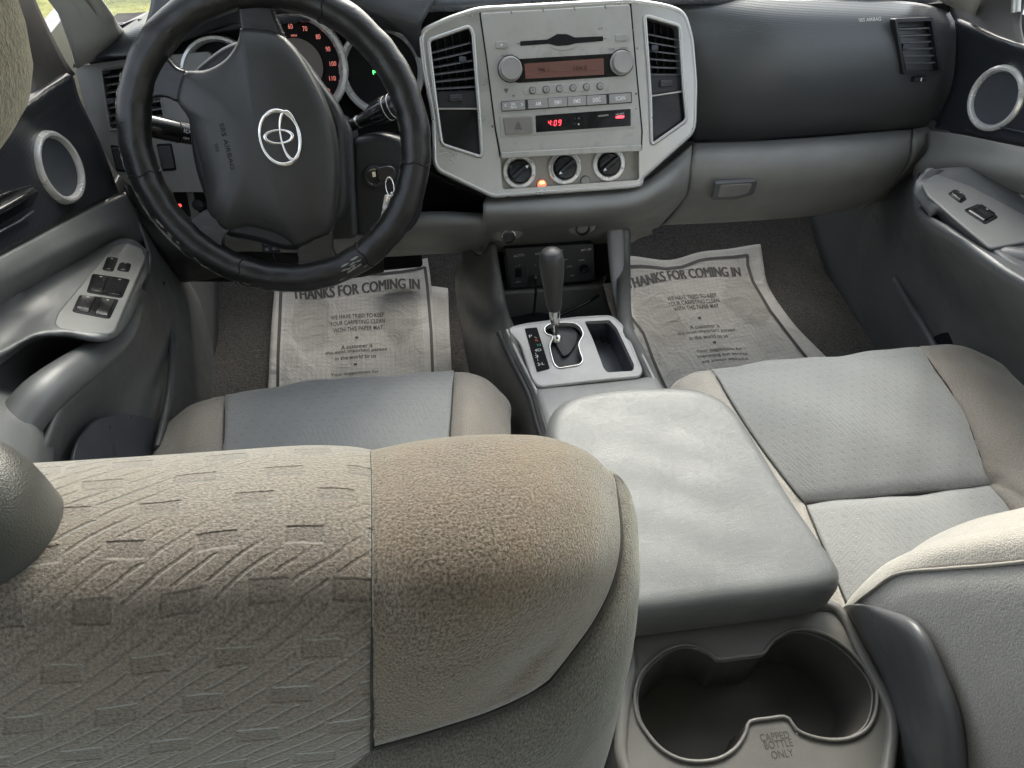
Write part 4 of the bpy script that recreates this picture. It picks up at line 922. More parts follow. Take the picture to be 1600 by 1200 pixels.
# armrest pod
ZP = .575
def plane3(a, b, c, d):
    n = (b-a).cross(c-a).normalized()
    if n.z < 0: n = -n
    return Plane(a+n*d, n, (1, 0, 0))
PP = plane3(P(205, 385, x=-.722), P(172, 518, x=-.662), P(90, 510, x=-.712), 0)
ridge = px_([(-160, 535, -.775), (-60, 487, -.775), (20, 446, -.775), (105, 397, -.768), (165, 374, -.750)])+[PP(205, 374, .001), PP(230, 392, -.008)]
patch('armrest_pod', [shift(ridge, (-.03, 0, -.004)), ridge,
      px_([(-160, 580, -.765), (-60, 530, -.765), (10, 495, -.762)])+[PP(80, 468, .003), PP(150, 403, .001), PP(208, 383, .001), PP(233, 400, -.009)],
      px_([(-160, 615, -.75), (-60, 560, -.75), (10, 532, -.745)])+[PP(72, 500, .001), PP(135, 460, 0), PP(200, 425, 0), PP(232, 425, -.010)],
      px_([(-160, 650, -.74), (-60, 582, -.74), (5, 552, -.735)])+[PP(52, 527, 0), PP(100, 523, 0), PP(174, 523, 0), PP(222, 448, -.010)],
      px_([(-160, 668, -.75), (-60, 600, -.75), (5, 568, -.745)])+[PP(52, 530, -.03), PP(100, 528, -.03), PP(180, 528, -.03), PP(230, 458, -.045)]], M['greyd'], LD, 70, 44, .004)
PP = PP.off(.003)
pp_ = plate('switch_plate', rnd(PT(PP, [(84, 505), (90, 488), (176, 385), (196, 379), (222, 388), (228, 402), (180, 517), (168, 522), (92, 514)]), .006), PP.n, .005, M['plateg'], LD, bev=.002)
for pts in ([(125, 462), (148, 440), (196, 438), (206, 446), (190, 468), (178, 473), (150, 466), (130, 462)], [(110, 488), (132, 460), (178, 470), (188, 478), (172, 500), (158, 506), (114, 494)]):
    pass
c7 = crop(0, 300, .35)
def sw(pl, pts, parent, cols=1, nm='window_switch'):
    tl, tr, br, bl = [pl(*p, .001) for p in pts]
    wl = plate('switch_well', rnd([tl, tr, br, bl], .006), pl.n, .004, M['blackg'], parent, bev=.0008)
    c = (tl+tr+br+bl)/4
    for k in range(cols):
        f0, f1 = (k+.08)/cols, (k+.92)/cols; a_, b_ = tl.lerp(tr, f0), tl.lerp(tr, f1); d_, e_ = bl.lerp(br, f0), bl.lerp(br, f1)
        cc = (a_+b_+d_+e_)/4; q = [cc+(p-cc)*.84 for p in (a_, b_, e_, d_)]; hk = min(1, (q[0]-q[1]).length/.03)*.6
        n_ = pl.n; vs = [q[3]+n_*.001, q[2]+n_*.001, q[2].lerp(q[1], .25)+n_*.006*hk, q[3].lerp(q[0], .25)+n_*.006*hk, q[2].lerp(q[1], .6)+n_*.003*hk, q[3].lerp(q[0], .6)+n_*.003*hk, q[1]+n_*.007*hk, q[0]+n_*.007*hk]
        N_ = len(vs); vs2 = vs+[q[3]-n_*.002, q[2]-n_*.002, q[1]-n_*.002, q[0]-n_*.002]
        o_ = mesh(nm, vs2, [(0, 1, 2, 3), (3, 2, 4, 5), (5, 4, 6, 7), (8, 9, 1, 0), (7, 6, 10, 11), (8, 0, 3, 5, 7, 11), (1, 9, 10, 6, 4, 2)], M['blackg'], wl, auto=60); bevel(o_, .0012, 2)
        text('switch_mark', 'o', q[3].lerp(q[2], .5).lerp(q[0].lerp(q[1], .5), .85)+n_*.0062*hk, pl.u, n_, .003, .003, M['letter'], wl, lift=.0006)
sw(PP, [c7(*p) for p in ((412, 362), (582, 388), (545, 472), (385, 446))], pp_, 2)
sw(PP, [c7(*p) for p in ((355, 456), (532, 478), (490, 566), (320, 532))], pp_, 2)
sw(PP, [c7(*p) for p in ((478, 288), (530, 292), (505, 355), (455, 346))], pp_, 1, 'lock_switch')
sw(PP, [c7(*p) for p in ((535, 312), (588, 318), (575, 356), (520, 348))], pp_, 1, 'mirror_switch')
# cup under the pull handle
patch('handle_cup', [px_([(-120, 600, -.76), (0, 566, -.76), (60, 528, -.75), (150, 522, -.71)]), px_([(-120, 600, -.775), (0, 580, -.775), (60, 550, -.765), (150, 540, -.735)]), px_([(-120, 690, -.765), (0, 650, -.765), (70, 625, -.75), (160, 570, -.73)])], M['slat'], LD, 20, 12, .004)
tube('pull_handle', px_([(212, 475, -.695), (190, 520, -.69), (160, 548, -.69), (110, 584, -.695), (66, 618, -.705), (30, 662, -.72), (-20, 740, -.74)]), [.012, .017, .020, .021, .023, .024, .024], M['greyd'], LD, seg=24, n=40)
patch('arm_pad', [px_([(-160, 605, -.765), (-60, 604, -.765), (0, 606, -.762), (35, 614, -.75), (64, 622, -.73), (84, 650, -.72)]), px_([(-160, 660, -.73), (-60, 642, -.73), (0, 634, -.725), (30, 643, -.715), (58, 664, -.70), (86, 700, -.705)]),
      px_([(-160, 730, -.69), (-60, 722, -.69), (0, 720, -.685), (25, 724, -.68), (52, 734, -.68), (80, 760, -.695)]), px_([(-160, 860, -.66), (-60, 860, -.66), (0, 860, -.655), (20, 860, -.655), (40, 860, -.66), (60, 860, -.68)])], M['greyd'], LD, 34, 26, .005)
# lower door skin
patch('lower_trim', [px_([(196, 300, -.765), (234, 392, -.722), (228, 440, -.700), (205, 500, -.69), (180, 545, -.69), (140, 590, -.69), (95, 640, -.69), (60, 730, -.70), (40, 820, -.71)]),
      px_([(205, 322, -.768), (250, 400, -.735), (258, 460, -.72), (240, 530, -.715), (215, 590, -.715), (175, 650, -.72), (130, 710, -.73), (90, 790, -.73), (60, 860, -.73)]),
      px_([(214, 345, -.77), (268, 410, -.75), (290, 480, -.735), (285, 560, -.725), (265, 640, -.715), (225, 720, -.715), (190, 790, -.715), (150, 860, -.71), (120, 920, -.71)]),
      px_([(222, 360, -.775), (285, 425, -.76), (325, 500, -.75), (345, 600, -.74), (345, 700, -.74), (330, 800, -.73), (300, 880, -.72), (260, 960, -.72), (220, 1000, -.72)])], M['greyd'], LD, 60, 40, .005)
tube('pocket_lip', px_([(268, 500, -.728), (270, 545, -.715), (266, 600, -.70), (258, 650, -.695), (246, 700, -.69)]), .006, M['greyd'], LD, seg=12, n=20)
pkt = px_([(150, 655, -.700), (190, 645, -.70), (240, 652, -.70), (254, 670, -.70), (240, 740, -.70), (110, 740, -.70), (120, 690, -.70)])
plate('door_pocket', rnd(pkt, .02), V((1, 0, 0)), .004, M['navy'], LD, bev=.001)

# passenger door
RD = thing('front_door_trim', P(1540, 500, x=.76), "passenger door with ringed speaker and a single window switch", "door", "front doors")
top = px_([(1492, 32, .745), (1520, 45, .742), (1560, 62, .74), (1620, 82, .74), (1740, 110, .74)])
patch('upper_trim', [shift(top, (.05, 0, -.0)), shift(top, (.012, 0, .004)), top, px_([(1494, 60, .75), (1525, 80, .748), (1570, 100, .748), (1640, 125, .748), (1740, 150, .748)]),
      px_([(1488, 130, .755), (1520, 140, .752), (1575, 155, .75), (1640, 172, .75), (1740, 200, .75)]), px_([(1460, 200, .745), (1500, 207, .742), (1560, 219, .74), (1640, 235, .74), (1740, 256, .74)])], M['doorblk'], RD, 40, 30, .006)
patch('window_corner_trim', [px_([(1470, -60, .76), (1478, 0, .755), (1490, 30, .75), (1500, 38, .747)]), px_([(1600, -60, .77), (1600, -5, .765), (1592, 30, .76), (1600, 75, .745)])], M['shroud'], RD, 16, 10, .006)
tube('window_seal', px_([(1590, -60, .75), (1588, 0, .75), (1587, 20, .75)]), .007, M['silver'], RD, seg=8)
ring_on(Plane(P(1556, 152, x=.742), (-1, -.12, .10), (0, -1, 0)), (1556, 154), .046, RD)
tube('trim_line', px_([(1560, 198, .74), (1600, 207, .74), (1700, 230, .74)]), .0014, M['navy'], RD, seg=6)
patch('door_inner', [px_([(1450, 203, .745), (1500, 210, .738), (1560, 222, .736), (1640, 238, .736), (1740, 260, .736)]), px_([(1448, 235, .735), (1500, 232, .73), (1560, 240, .728), (1640, 254, .728), (1740, 276, .728)]),
      px_([(1428, 262, .73), (1470, 258, .725), (1520, 261, .722), (1600, 277, .722), (1740, 305, .722)]), px_([(1428, 290, .75), (1470, 285, .75), (1540, 290, .75), (1620, 310, .75), (1740, 340, .75)])], M['grey'], RD, 44, 20, .006)
ZR = .56
ridge = pz([(1427, 300, ZR-.015), (1432, 280, ZR), (1452, 266, ZR+.006), (1500, 262, ZR+.008), (1560, 268, ZR+.010), (1640, 288, ZR+.012), (1740, 312, ZR+.012)])
patch('armrest_pod', [shift(ridge, (.03, 0, -.004)), ridge,
      pz([(1432, 310, ZR-.015), (1442, 286, ZR), (1463, 272, ZR+.002), (1510, 285, ZR+.004), (1570, 315, ZR+.004), (1640, 350, ZR+.004), (1740, 400, ZR+.004)]),
      pz([(1440, 322, ZR-.015), (1452, 308, ZR), (1475, 318, ZR), (1515, 340, ZR), (1565, 370, ZR), (1640, 395, ZR), (1740, 430, ZR)]),
      pz([(1452, 338, ZR-.018), (1468, 328, ZR-.002), (1490, 345, ZR-.002), (1520, 368, ZR-.002), (1548, 392, ZR-.002), (1620, 440, ZR-.002), (1740, 480, ZR-.002)]),
      pz([(1448, 352, ZR-.05), (1462, 345, ZR-.04), (1482, 362, ZR-.035), (1512, 388, ZR-.035), (1545, 408, ZR-.035), (1620, 455, ZR-.03), (1740, 500, ZR-.03)])], M['greyd'], RD, 60, 40, .004)
LD['kind'] = RD['kind'] = 'thing'
PR = Plane(P(1520, 335, z=ZR+.005), (0, 0, 1))
rp_ = plate('switch_plate', rnd(PT(PR, [(1440, 286), (1462, 271), (1515, 290), (1610, 340), (1680, 380), (1600, 378), (1548, 388), (1500, 348), (1450, 305)]), .006), PR.n, .005, M['plateg'], RD, bev=.002)
c8 = crop(1200, 220, .3167)
sw(PR, [c8(*p) for p in ((922, 236), (985, 285), (950, 308), (885, 260))], rp_, 1, 'lock_switch')
sw(PR, [c8(*p) for p in ((1040, 308), (1140, 375), (1072, 412), (962, 340))], rp_, 1)
tube('pull_handle', pz([(1500, 362, .52), (1535, 398, .535), (1580, 408, .545), (1640, 420, .55), (1740, 450, .55)]), [.012, .018, .022, .024, .024], M['greyd'], RD, seg=22, n=30)
patch('handle_cup', [pz([(1490, 352, .53), (1530, 392, .53), (1620, 440, .53)]), pz([(1490, 358, .49), (1530, 400, .49), (1620, 455, .49)]), pz([(1520, 400, .47), (1570, 450, .47), (1640, 500, .47)])], M['navy'], RD, 16, 10, .004)
patch('lower_trim', [px_([(1462, 232, .79), (1446, 280, .76), (1452, 305, .72), (1466, 325, .69), (1500, 345, .68), (1535, 368, .67), (1575, 392, .67), (1650, 430, .68), (1790, 500, .69)]), px_([(1458, 233, .775), (1434, 280, .735), (1436, 308, .68), (1450, 332, .635), (1486, 354, .615), (1520, 379, .605), (1560, 405, .605), (1630, 448, .61), (1770, 530, .62)]), px_([(1452, 236, .765), (1428, 285, .715), (1428, 316, .645), (1440, 342, .60), (1478, 366, .585), (1512, 391, .575), (1550, 418, .575), (1620, 463, .58), (1760, 545, .59)]),
      px_([(1432, 262, .77), (1402, 310, .75), (1402, 365, .725), (1425, 415, .705), (1465, 455, .69), (1515, 500, .68), (1580, 550, .68), (1740, 640, .68)]),
      px_([(1400, 290, .768), (1360, 340, .76), (1345, 410, .752), (1370, 490, .735), (1430, 550, .72), (1480, 610, .71), (1550, 680, .71), (1700, 760, .71)]),
      px_([(1360, 318, .775), (1320, 360, .77), (1302, 440, .765), (1305, 520, .76), (1350, 590, .755), (1420, 660, .75), (1500, 740, .74), (1650, 830, .74)])], M['greyd'], RD, 60, 40, .005)
tube('pocket_lip', px_([(1398, 436, .720), (1420, 475, .705), (1445, 515, .692), (1470, 560, .685)]), .006, M['greyd'], RD, seg=12, n=20)
plate('door_pocket', rnd(px_([(1450, 530, .70), (1475, 518, .70), (1530, 525, .70), (1620, 570, .70), (1720, 680, .70), (1560, 680, .70), (1480, 610, .70)]), .02), V((-1, 0, 0)), .004, M['matteblack'], RD, bev=.001)
for s_, nm in ((-1, 'driver'), (1, 'passenger')):
    kp = patch('kick_panel', [[V((s_*.775, y, z)) for y, z in ((-.1, .56), (.1, .56), (.4, .56))], [V((s_*.765, y, z)) for y, z in ((-.12, .3), (.1, .32), (.45, .34))], [V((s_*.74, y, z)) for y, z in ((-.2, .08), (.1, .12), (.45, .30))]], M['greyd'], None, 16, 14, .006)
    tag(kp, "dark side trim in the footwell on the %s side" % nm, "trim panel", "footwell side trims")

# ================================================================== CENTRE CONSOLE
CC = thing('center_console', (0, -.5, .1), "grey centre console with silver shifter panel, open tray and twin cup holder", "console")
SP = Plane(P(905, 550, z=.355), (0, -.22, .975))
ct = crop(740, 340, .25)
def qt(pts, d=0, pl=SP): return [pl(*ct(*p), d) for p in pts]
gate = [(440, 690), (470, 664), (560, 655), (640, 660), (672, 690), (688, 730), (655, 790), (662, 830), (686, 890), (665, 920), (530, 942), (502, 915), (486, 860), (474, 800), (500, 740), (450, 728)]
trayo = [(692, 648), (850, 640), (895, 690), (1006, 925), (995, 958), (835, 968), (812, 940), (745, 760)]
strip_ = [(320, 692), (396, 685), (476, 940), (396, 962)]
pan = plate('shifter_panel', rnd(qt([(215, 700), (330, 672), (640, 632), (860, 620), (935, 690), (1046, 960), (1030, 992), (720, 1022), (412, 1058), (372, 1010), (300, 790)], .004), .01), SP.n, .012, M['silver2'], CC,
            holes=[rnd(qt(gate, .004), .005), rnd(qt(trayo, .004), .004)], bev=.0)
tube('panel_edge', rnd(qt([(215, 700), (330, 672), (640, 632), (860, 620), (935, 690), (1046, 960), (1030, 992), (720, 1022), (412, 1058), (372, 1010), (300, 790)], .001), .012), .0038, M['silver2'], pan, closed=True, seg=8)
tube('gate_trim', rnd(qt(gate, .005), .006), .0014, M['chrome'], pan, closed=True, seg=8)
plate('gate_floor', rnd(qt(gate, -.012), .005), SP.n, .004, M['black'], pan)
gc_ = SP.off(-.004)
plate('gate_slider', rnd(qt([(470, 690), (600, 675), (655, 720), (640, 790), (600, 850), (560, 870), (520, 800), (500, 720)], -.006), .006), SP.n, .004, M['shroud'], pan, bev=.001)
sp_ = plate('gear_strip', rnd(qt(strip_, .006), .002), SP.n, .004, M['matteblack'], pan, bev=.0005)
for s_, x, y, mt, w_, h_ in (('P', 356, 742, 'white', .0055, .0055), ('R', 396, 768, 'redp', .0055, .0055), ('N', 408, 797, 'greenp', .006, .0055), ('4D', 402, 829, 'white', .012, .0052), ('3', 394, 868, 'white', .0055, .0055), ('2-L', 420, 915, 'white', .0115, .0055)):
    text('gear_letter', s_, SP(*ct(x, y), .006), SP.u+SP.v*.05, SP.n, w_, h_, M[mt], sp_, lift=.0007)
for a_, b_ in (((380, 745), (395, 752)), ((388, 845), (390, 855)), ((398, 880), (402, 895))): tube('gear_line', qt([a_, b_], .0065), .0004, M['white'], sp_, seg=4)
tr_ = qt(trayo, .003); tb = [p-SP.n*.05 for p in qt(trayo, 0)]; c_ = sum(tb, V((0, 0, 0)))/len(tb); tb = [c_+(p-c_)*.88 for p in tb]
m = len(tr_); mesh('tray', tr_+tb, [(i, i+m, (i+1) % m+m, (i+1) % m) for i in range(m)]+[tuple(range(m, 2*m))], M['navy'], CC, auto=40)
# shell around the panel
L_top = [P(766, 378, y=-.01), P(774, 430, y=-.07), P(784, 480, y=-.12), SP(796, 514, 0), SP(815, 560, -.004), SP(838, 612, -.004), P(866, 700, z=.33), P(900, 800, z=.33)]
L_mid = [p+V((-.02, -.0, -.03)) for p in L_top]
L_bot = [P(722, 384, y=.08), P(712, 420, z=.30), P(712, 455, z=.22), P(722, 520, z=.16), P(735, 590, z=.12), P(750, 650, z=.10), P(780, 740, z=.08), P(810, 820, z=.08)]
patch('console_side', [shift(L_top, (.012, 0, -.006)), L_top, L_mid, [a.lerp(b, .55) for a, b in zip(L_mid, L_bot)], L_bot], M['console'], CC, 50, 24, .004)
R_top = [P(975, 356, y=.0), P(975, 420, y=-.07), SP(978, 505, 0), SP(1000, 552, -.003), SP(1023, 600, -.003), P(1060, 690, z=.34)]
R_bot = [p+V((.03, .02, -.22+.04*i*0)) for i, p in enumerate(R_top)]
patch('console_side', [shift(R_top, (-.012, 0, -.006)), R_top, shift(R_top, (.012, 0, -.02)), R_bot], M['console'], CC, 50, 24, .004)
# right upright and left upright
up_ = [[(950, 357, .03), (953, 410, -.03), (959, 460, -.09), (969, 502, -.14)], [(948, 357, -.0), (952, 410, -.06), (958, 460, -.12), (968, 502, -.17)], [(961, 356, -.006), (963, 410, -.066), (968, 460, -.126), (979, 506, -.176)], [(975, 355, .0), (975, 410, -.06), (979, 460, -.12), (991, 514, -.17)], [(974, 355, .04), (974, 410, -.02), (978, 460, -.08), (990, 514, -.12)]]
patch('console_upright', [rowy(r) for r in up_], M['cons2'], CC, 24, 16, .003)
# recess behind the lever
patch('bin_back', [rowy([(765, 375, .06), (860, 368, .06), (972, 358, .06)]), rowy([(772, 420, .05), (860, 418, .05), (965, 405, .05)]), rowy([(775, 452, .03), (860, 450, .03), (955, 442, .03)])], M['matteblack'], CC, 14, 10, .004)
patch('bin_shelf', [rowy([(772, 440, .04), (860, 438, .04), (948, 430, .04)]), rowy([(776, 455, -.03), (860, 450, -.03), (942, 443, -.03)]), rowy([(778, 460, -.038), (860, 457, -.038), (944, 450, -.038)]), rowy([(782, 492, -.05), (860, 488, -.05), (952, 480, -.05)]),
      rowy([(788, 512, -.06), (870, 505, -.06), (960, 500, -.06)]), rowy([(795, 520, -.14), (870, 512, -.14), (965, 506, -.15)])], M['console'], CC, 24, 30, .004)
plate('bin_mat', rnd([P(788, 498, y=-.07), P(840, 488, y=-.065), P(870, 492, y=-.07), P(868, 508, y=-.13), P(795, 516, y=-.13)], .01), V((0, -.4, .9)), .002, M['matteblack'], CC)
patch('console_top', [[SP(838, 606, -.002), SP(930, 598, -.002), SP(1024, 588, -.002)], pz([(840, 618, .345), (935, 608, .345), (1030, 598, .345)]), pz([(850, 650, .345), (950, 640, .345), (1050, 630, .345)]), pz([(870, 720, .345), (980, 700, .345), (1100, 690, .345)])], M['cons2'], CC, 20, 20, .004)
for pts in ([(792, 516), (812, 560), (838, 612)], ):
    tube('side_trim', [SP(x, y, -.002) for x, y in pts]+[P(852, 660, z=.335), P(866, 700, z=.33)], .0035, M['silver2'], CC, seg=8, n=20)
    tube('side_groove', [SP(x-12, y+4, -.014) for x, y in pts]+[P(840, 664, z=.32), P(854, 704, z=.315)], .006, M['shroud'], CC, seg=10, n=20)
tube('side_trim', [SP(980, 508, -.001), SP(1002, 552, -.001), SP(1026, 602, -.001)], .003, M['silver2'], CC, seg=8)
# lower body, under lid
lidpx = [(853, 690), (855, 655), (868, 632), (900, 615), (960, 605), (1020, 602), (1080, 604), (1120, 616), (1150, 640), (1190, 700), (1240, 780), (1290, 852), (1313, 885), (1318, 905), (1300, 922), (1240, 934), (1100, 952), (1000, 964), (930, 970), (905, 955), (895, 900), (875, 800)]
LZ = .47
lo = cr([P(a_, b_, z=LZ) for a_, b_ in lidpx], 110, True); lc = sum(lo, V((0, 0, 0)))/len(lo)
def liddisp(v):
    if v.z < LZ-.004: return 0
    x, y = v.x-lc.x, v.y-lc.y; e = max(0, 1-((x/.10)**4+(y/.19)**4))
    return e*(.0004*math.sin(y*90+2.5*math.sin(x*23))+.0008*math.sin(y*31+x*9+1)*math.exp(-((y-.08)/.09)**2)-.0015*math.exp(-((x+.01)/.06)**2-((y-.06)/.06)**2))
prof = [(.955, -.062), (.985, -.055), (1.0, -.040), (1.0, -.022), (.992, -.010), (.975, -.002), (.95, .003), (.92, .0058), (.88, .0072)]+[(.88-.04*k, .0072+.0012*math.sin(k/22*math.pi)) for k in range(1, 22)]
lid = pillow('armrest_lid', lo, V((0, 0, 1)), prof, M['lid'], CC, lc, liddisp)
bod = [lc+(p-lc)*.93 for p in lo]
plate('console_bin', [V((p.x, p.y, LZ-.06)) for p in bod], V((0, 0, 1)), .30, M['console'], CC, bev=.004)
# cup holder unit
CZ = .405
f7 = crop(950, 900, .40625)
CPN = Plane((0, -.9, CZ), (0, -.06, .998))
hole = [(290, 265), (240, 278), (200, 300), (150, 345), (120, 390), (105, 440), (103, 490), (115, 550), (140, 595), (175, 640), (210, 672), (260, 700), (310, 713), (360, 715), (410, 708), (450, 692), (485, 668), (512, 635), (530, 600), (545, 562), (615, 550), (685, 545), (720, 590), (760, 612), (800, 624), (850, 632), (900, 631), (945, 620), (985, 598), (1012, 565), (1028, 520), (1034, 470), (1030, 430), (1010, 385), (975, 340), (930, 290), (870, 245), (810, 218), (760, 206), (715, 208), (680, 220), (640, 245), (610, 280), (590, 300), (500, 312), (420, 320), (395, 300), (345, 275)]
hp = cr([CPN(*f7(*p)) for p in hole], 130, True)
outp = [CPN(*p) for p in [(1302, 946), (1322, 968), (1345, 1020), (1372, 1070), (1392, 1110), (1394, 1150), (1385, 1210), (1370, 1260), (1200, 1330), (1050, 1300), (990, 1240), (968, 1180), (975, 1100), (988, 1040), (975, 990), (960, 960), (1100, 950)]]
op = rnd(outp, .015)
cu_ = plate('cup_holder', op, CPN.n, .006, M['console'], CC, holes=[hp])
tube('holder_edge', op, .007, M['console'], cu_, closed=True, seg=10)
hc = sum(hp, V((0, 0, 0)))/len(hp)
tube('hole_rim', [p+CPN.n*.0015 for p in hp], .0022, M['console'], cu_, closed=True, seg=10)
tube('hole_bead', [hc+(p-hc)*.975+CPN.n*-.004 for p in hp], .0013, M['console'], cu_, closed=True, seg=8)
hb_ = [hc+(p-hc)*.88-CPN.n*.085 for p in hp]; hm = [hc+(p-hc)*.965-CPN.n*.010 for p in hp]; m = len(hp)
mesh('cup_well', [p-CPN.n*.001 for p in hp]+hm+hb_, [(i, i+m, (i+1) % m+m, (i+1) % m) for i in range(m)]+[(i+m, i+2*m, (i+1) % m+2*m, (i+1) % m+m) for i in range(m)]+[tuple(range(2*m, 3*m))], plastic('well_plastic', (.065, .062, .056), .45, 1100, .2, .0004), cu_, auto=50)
ob_ = [p-CPN.n*.30+(p-hc)*-.06 for p in op]; m = len(op)
mesh('holder_body', [p-CPN.n*.002 for p in op]+ob_, [(i, i+m, (i+1) % m+m, (i+1) % m) for i in range(m)], M['console'], cu_, auto=50)
tw = CPN(*f7(652, 652)); ud = (CPN(*f7(715, 640))-CPN(*f7(590, 655))).normalized()
for i, (s_, cx, cy, wpx) in enumerate((('CAPPED', 640, 616, 112), ('BOTTLE', 655, 646, 108), ('ONLY', 670, 684, 84))):
    ww = (CPN(*f7(cx+wpx/2, cy-6))-CPN(*f7(cx-wpx/2, cy+6))).length
    text('bottle_text', s_, CPN(*f7(cx, cy)), ud, CPN.n, ww, .0072, plastic('engraving', (.055, .053, .046), .6, 900, 0), cu_, lift=.0004)
lathe('speck', CPN(*f7(727, 606)), CPN.n, [(.001, .0003), (0, .0008)], M['letter'], cu_, 10)
# gear lever
GS = thing('gear_shifter', SP(868, 530, -.01), "black leather gear lever knob on a chrome stem", "gear lever")
g_t, g_b = P(861, 392, y=-.245), P(866, 483, y=-.262)
s_b = SP(869, 530, -.01)
tube('lever_stem', [g_b.lerp(g_t, .1), s_b], .0045, M['chrome'], GS, seg=16)
ax = (g_b-g_t); 
kn = []
KP = ((-.045, .004), (-.03, .010), (.0, .0165), (.06, .0205), (.14, .0222), (.25, .0222), (.4, .0208), (.6, .0182), (.8, .0158), (.94, .0140), (1.0, .0120))
kk = []
for k in range(41):
    f = (k/40)**1.6; 
    hh = -.045+1.045*f
    for (h0, r0), (h1, r1) in zip(KP, KP[1:]):
        if h0 <= hh <= h1+1e-6: kk.append((g_t+ax*hh, r0+(r1-r0)*(hh-h0)/(h1-h0))); break
tube('lever_knob', [a_ for a_, _ in kk], [r for _, r in kk], M['knobl'], GS, seg=32, flat=.92, up=(1, 0, 0))
tube('chrome_collar', [g_b+ax*-.02, g_b+ax*.06, g_b+ax*.2, g_b+ax*.26], [.0105, .0100, .0085, .0075], M['chrome'], GS, seg=24)
tube('stem_base', [s_b+SP.n*.012, s_b+SP.n*.004], [.006, .011], M['chrome'], GS, seg=20)
# brake controller and its cables
MP = Plane(P(858, 415, y=-.012), (0, -.93, .36))
BM = thing('brake_controller', P(858, 450, y=.0), "black electronic control box with white lettering, behind the gear lever", "control box")
mb = plate('box_face', rnd(PT(MP, [(789, 388), (928, 380), (930, 438), (796, 452)]), .003), MP.n, .04, M['black'], BM, bev=.0015)
c6b = crop(650, 220, .2834)
for s_, x, y, w_, h_ in (('AUTO', 566, 632, .022, .005), ('ELECTRONIC ACTION', 735, 613, .058, .004), ('RPT-100', 938, 600, .021, .0042), ('POWER', 562, 687, .011, .0022), ('ON', 657, 686, .004, .0025), ('SENSOR', 562, 777, .011, .0024), ('LEVEL', 914, 657, .012, .0022), ('MODE', 846, 692, .011, .0022), ('TEST', 862, 743, .010, .0022), ('SET', 825, 654, .008, .002)):
    text('box_text', s_, MP(*c6b(x, y)), MP.u+MP.v*.05, MP.n, w_, h_, M['letter'], mb, lift=.0008)
plate('rocker', rnd([MP(*c6b(x, y), .003) for x, y in ((548, 705), (582, 703), (584, 752), (550, 755))], .001), MP.n, .004, M['blackg'], mb, bev=.0006)
pr_ = PT(MP, [c6b(x, y) for x, y in ((520, 690), (610, 684), (616, 795), (530, 805))], .001)
tube('rocker_frame', rnd(pr_, .002), .0006, M['navy'], mb, closed=True, seg=6)
kc_ = MP(*c6b(925, 703)); lathe('gain_knob', kc_, MP.n, [(.0085, 0), (.008, .010), (.0065, .012), (0, .012)], M['blackg'], mb, 24)
plate('knob_fin', [kc_+MP.u*a_+MP.v*b_+MP.n*.016 for a_, b_ in ((-.007, -.004), (-.004, -.006), (.007, .004), (.004, .006))], MP.n, .005, M['blackg'], mb, bev=.0005)
pj = MP(*c6b(655, 745), .002)
tube('plug', [pj, pj+V((0, -.012, -.004))], [.0042, .0036], M['steel'], BM, seg=14)
tube('cable', [pj+V((0, -.012, -.004)), P(838, 440, y=-.055), P(836, 470, y=-.065), P(832, 495, y=-.075), P(815, 505, y=-.08)], .0026, M['matteblack'], BM, seg=10, n=30)
ac = tube('charging_cable', [P(935, 462, y=-.08), P(915, 474, y=-.10), P(885, 488, y=-.11), P(860, 500, y=-.12)], .0032, M['blackg'], None, seg=10, n=20)
tag(ac, "black cable lying across the bin behind the gear lever", "cable")

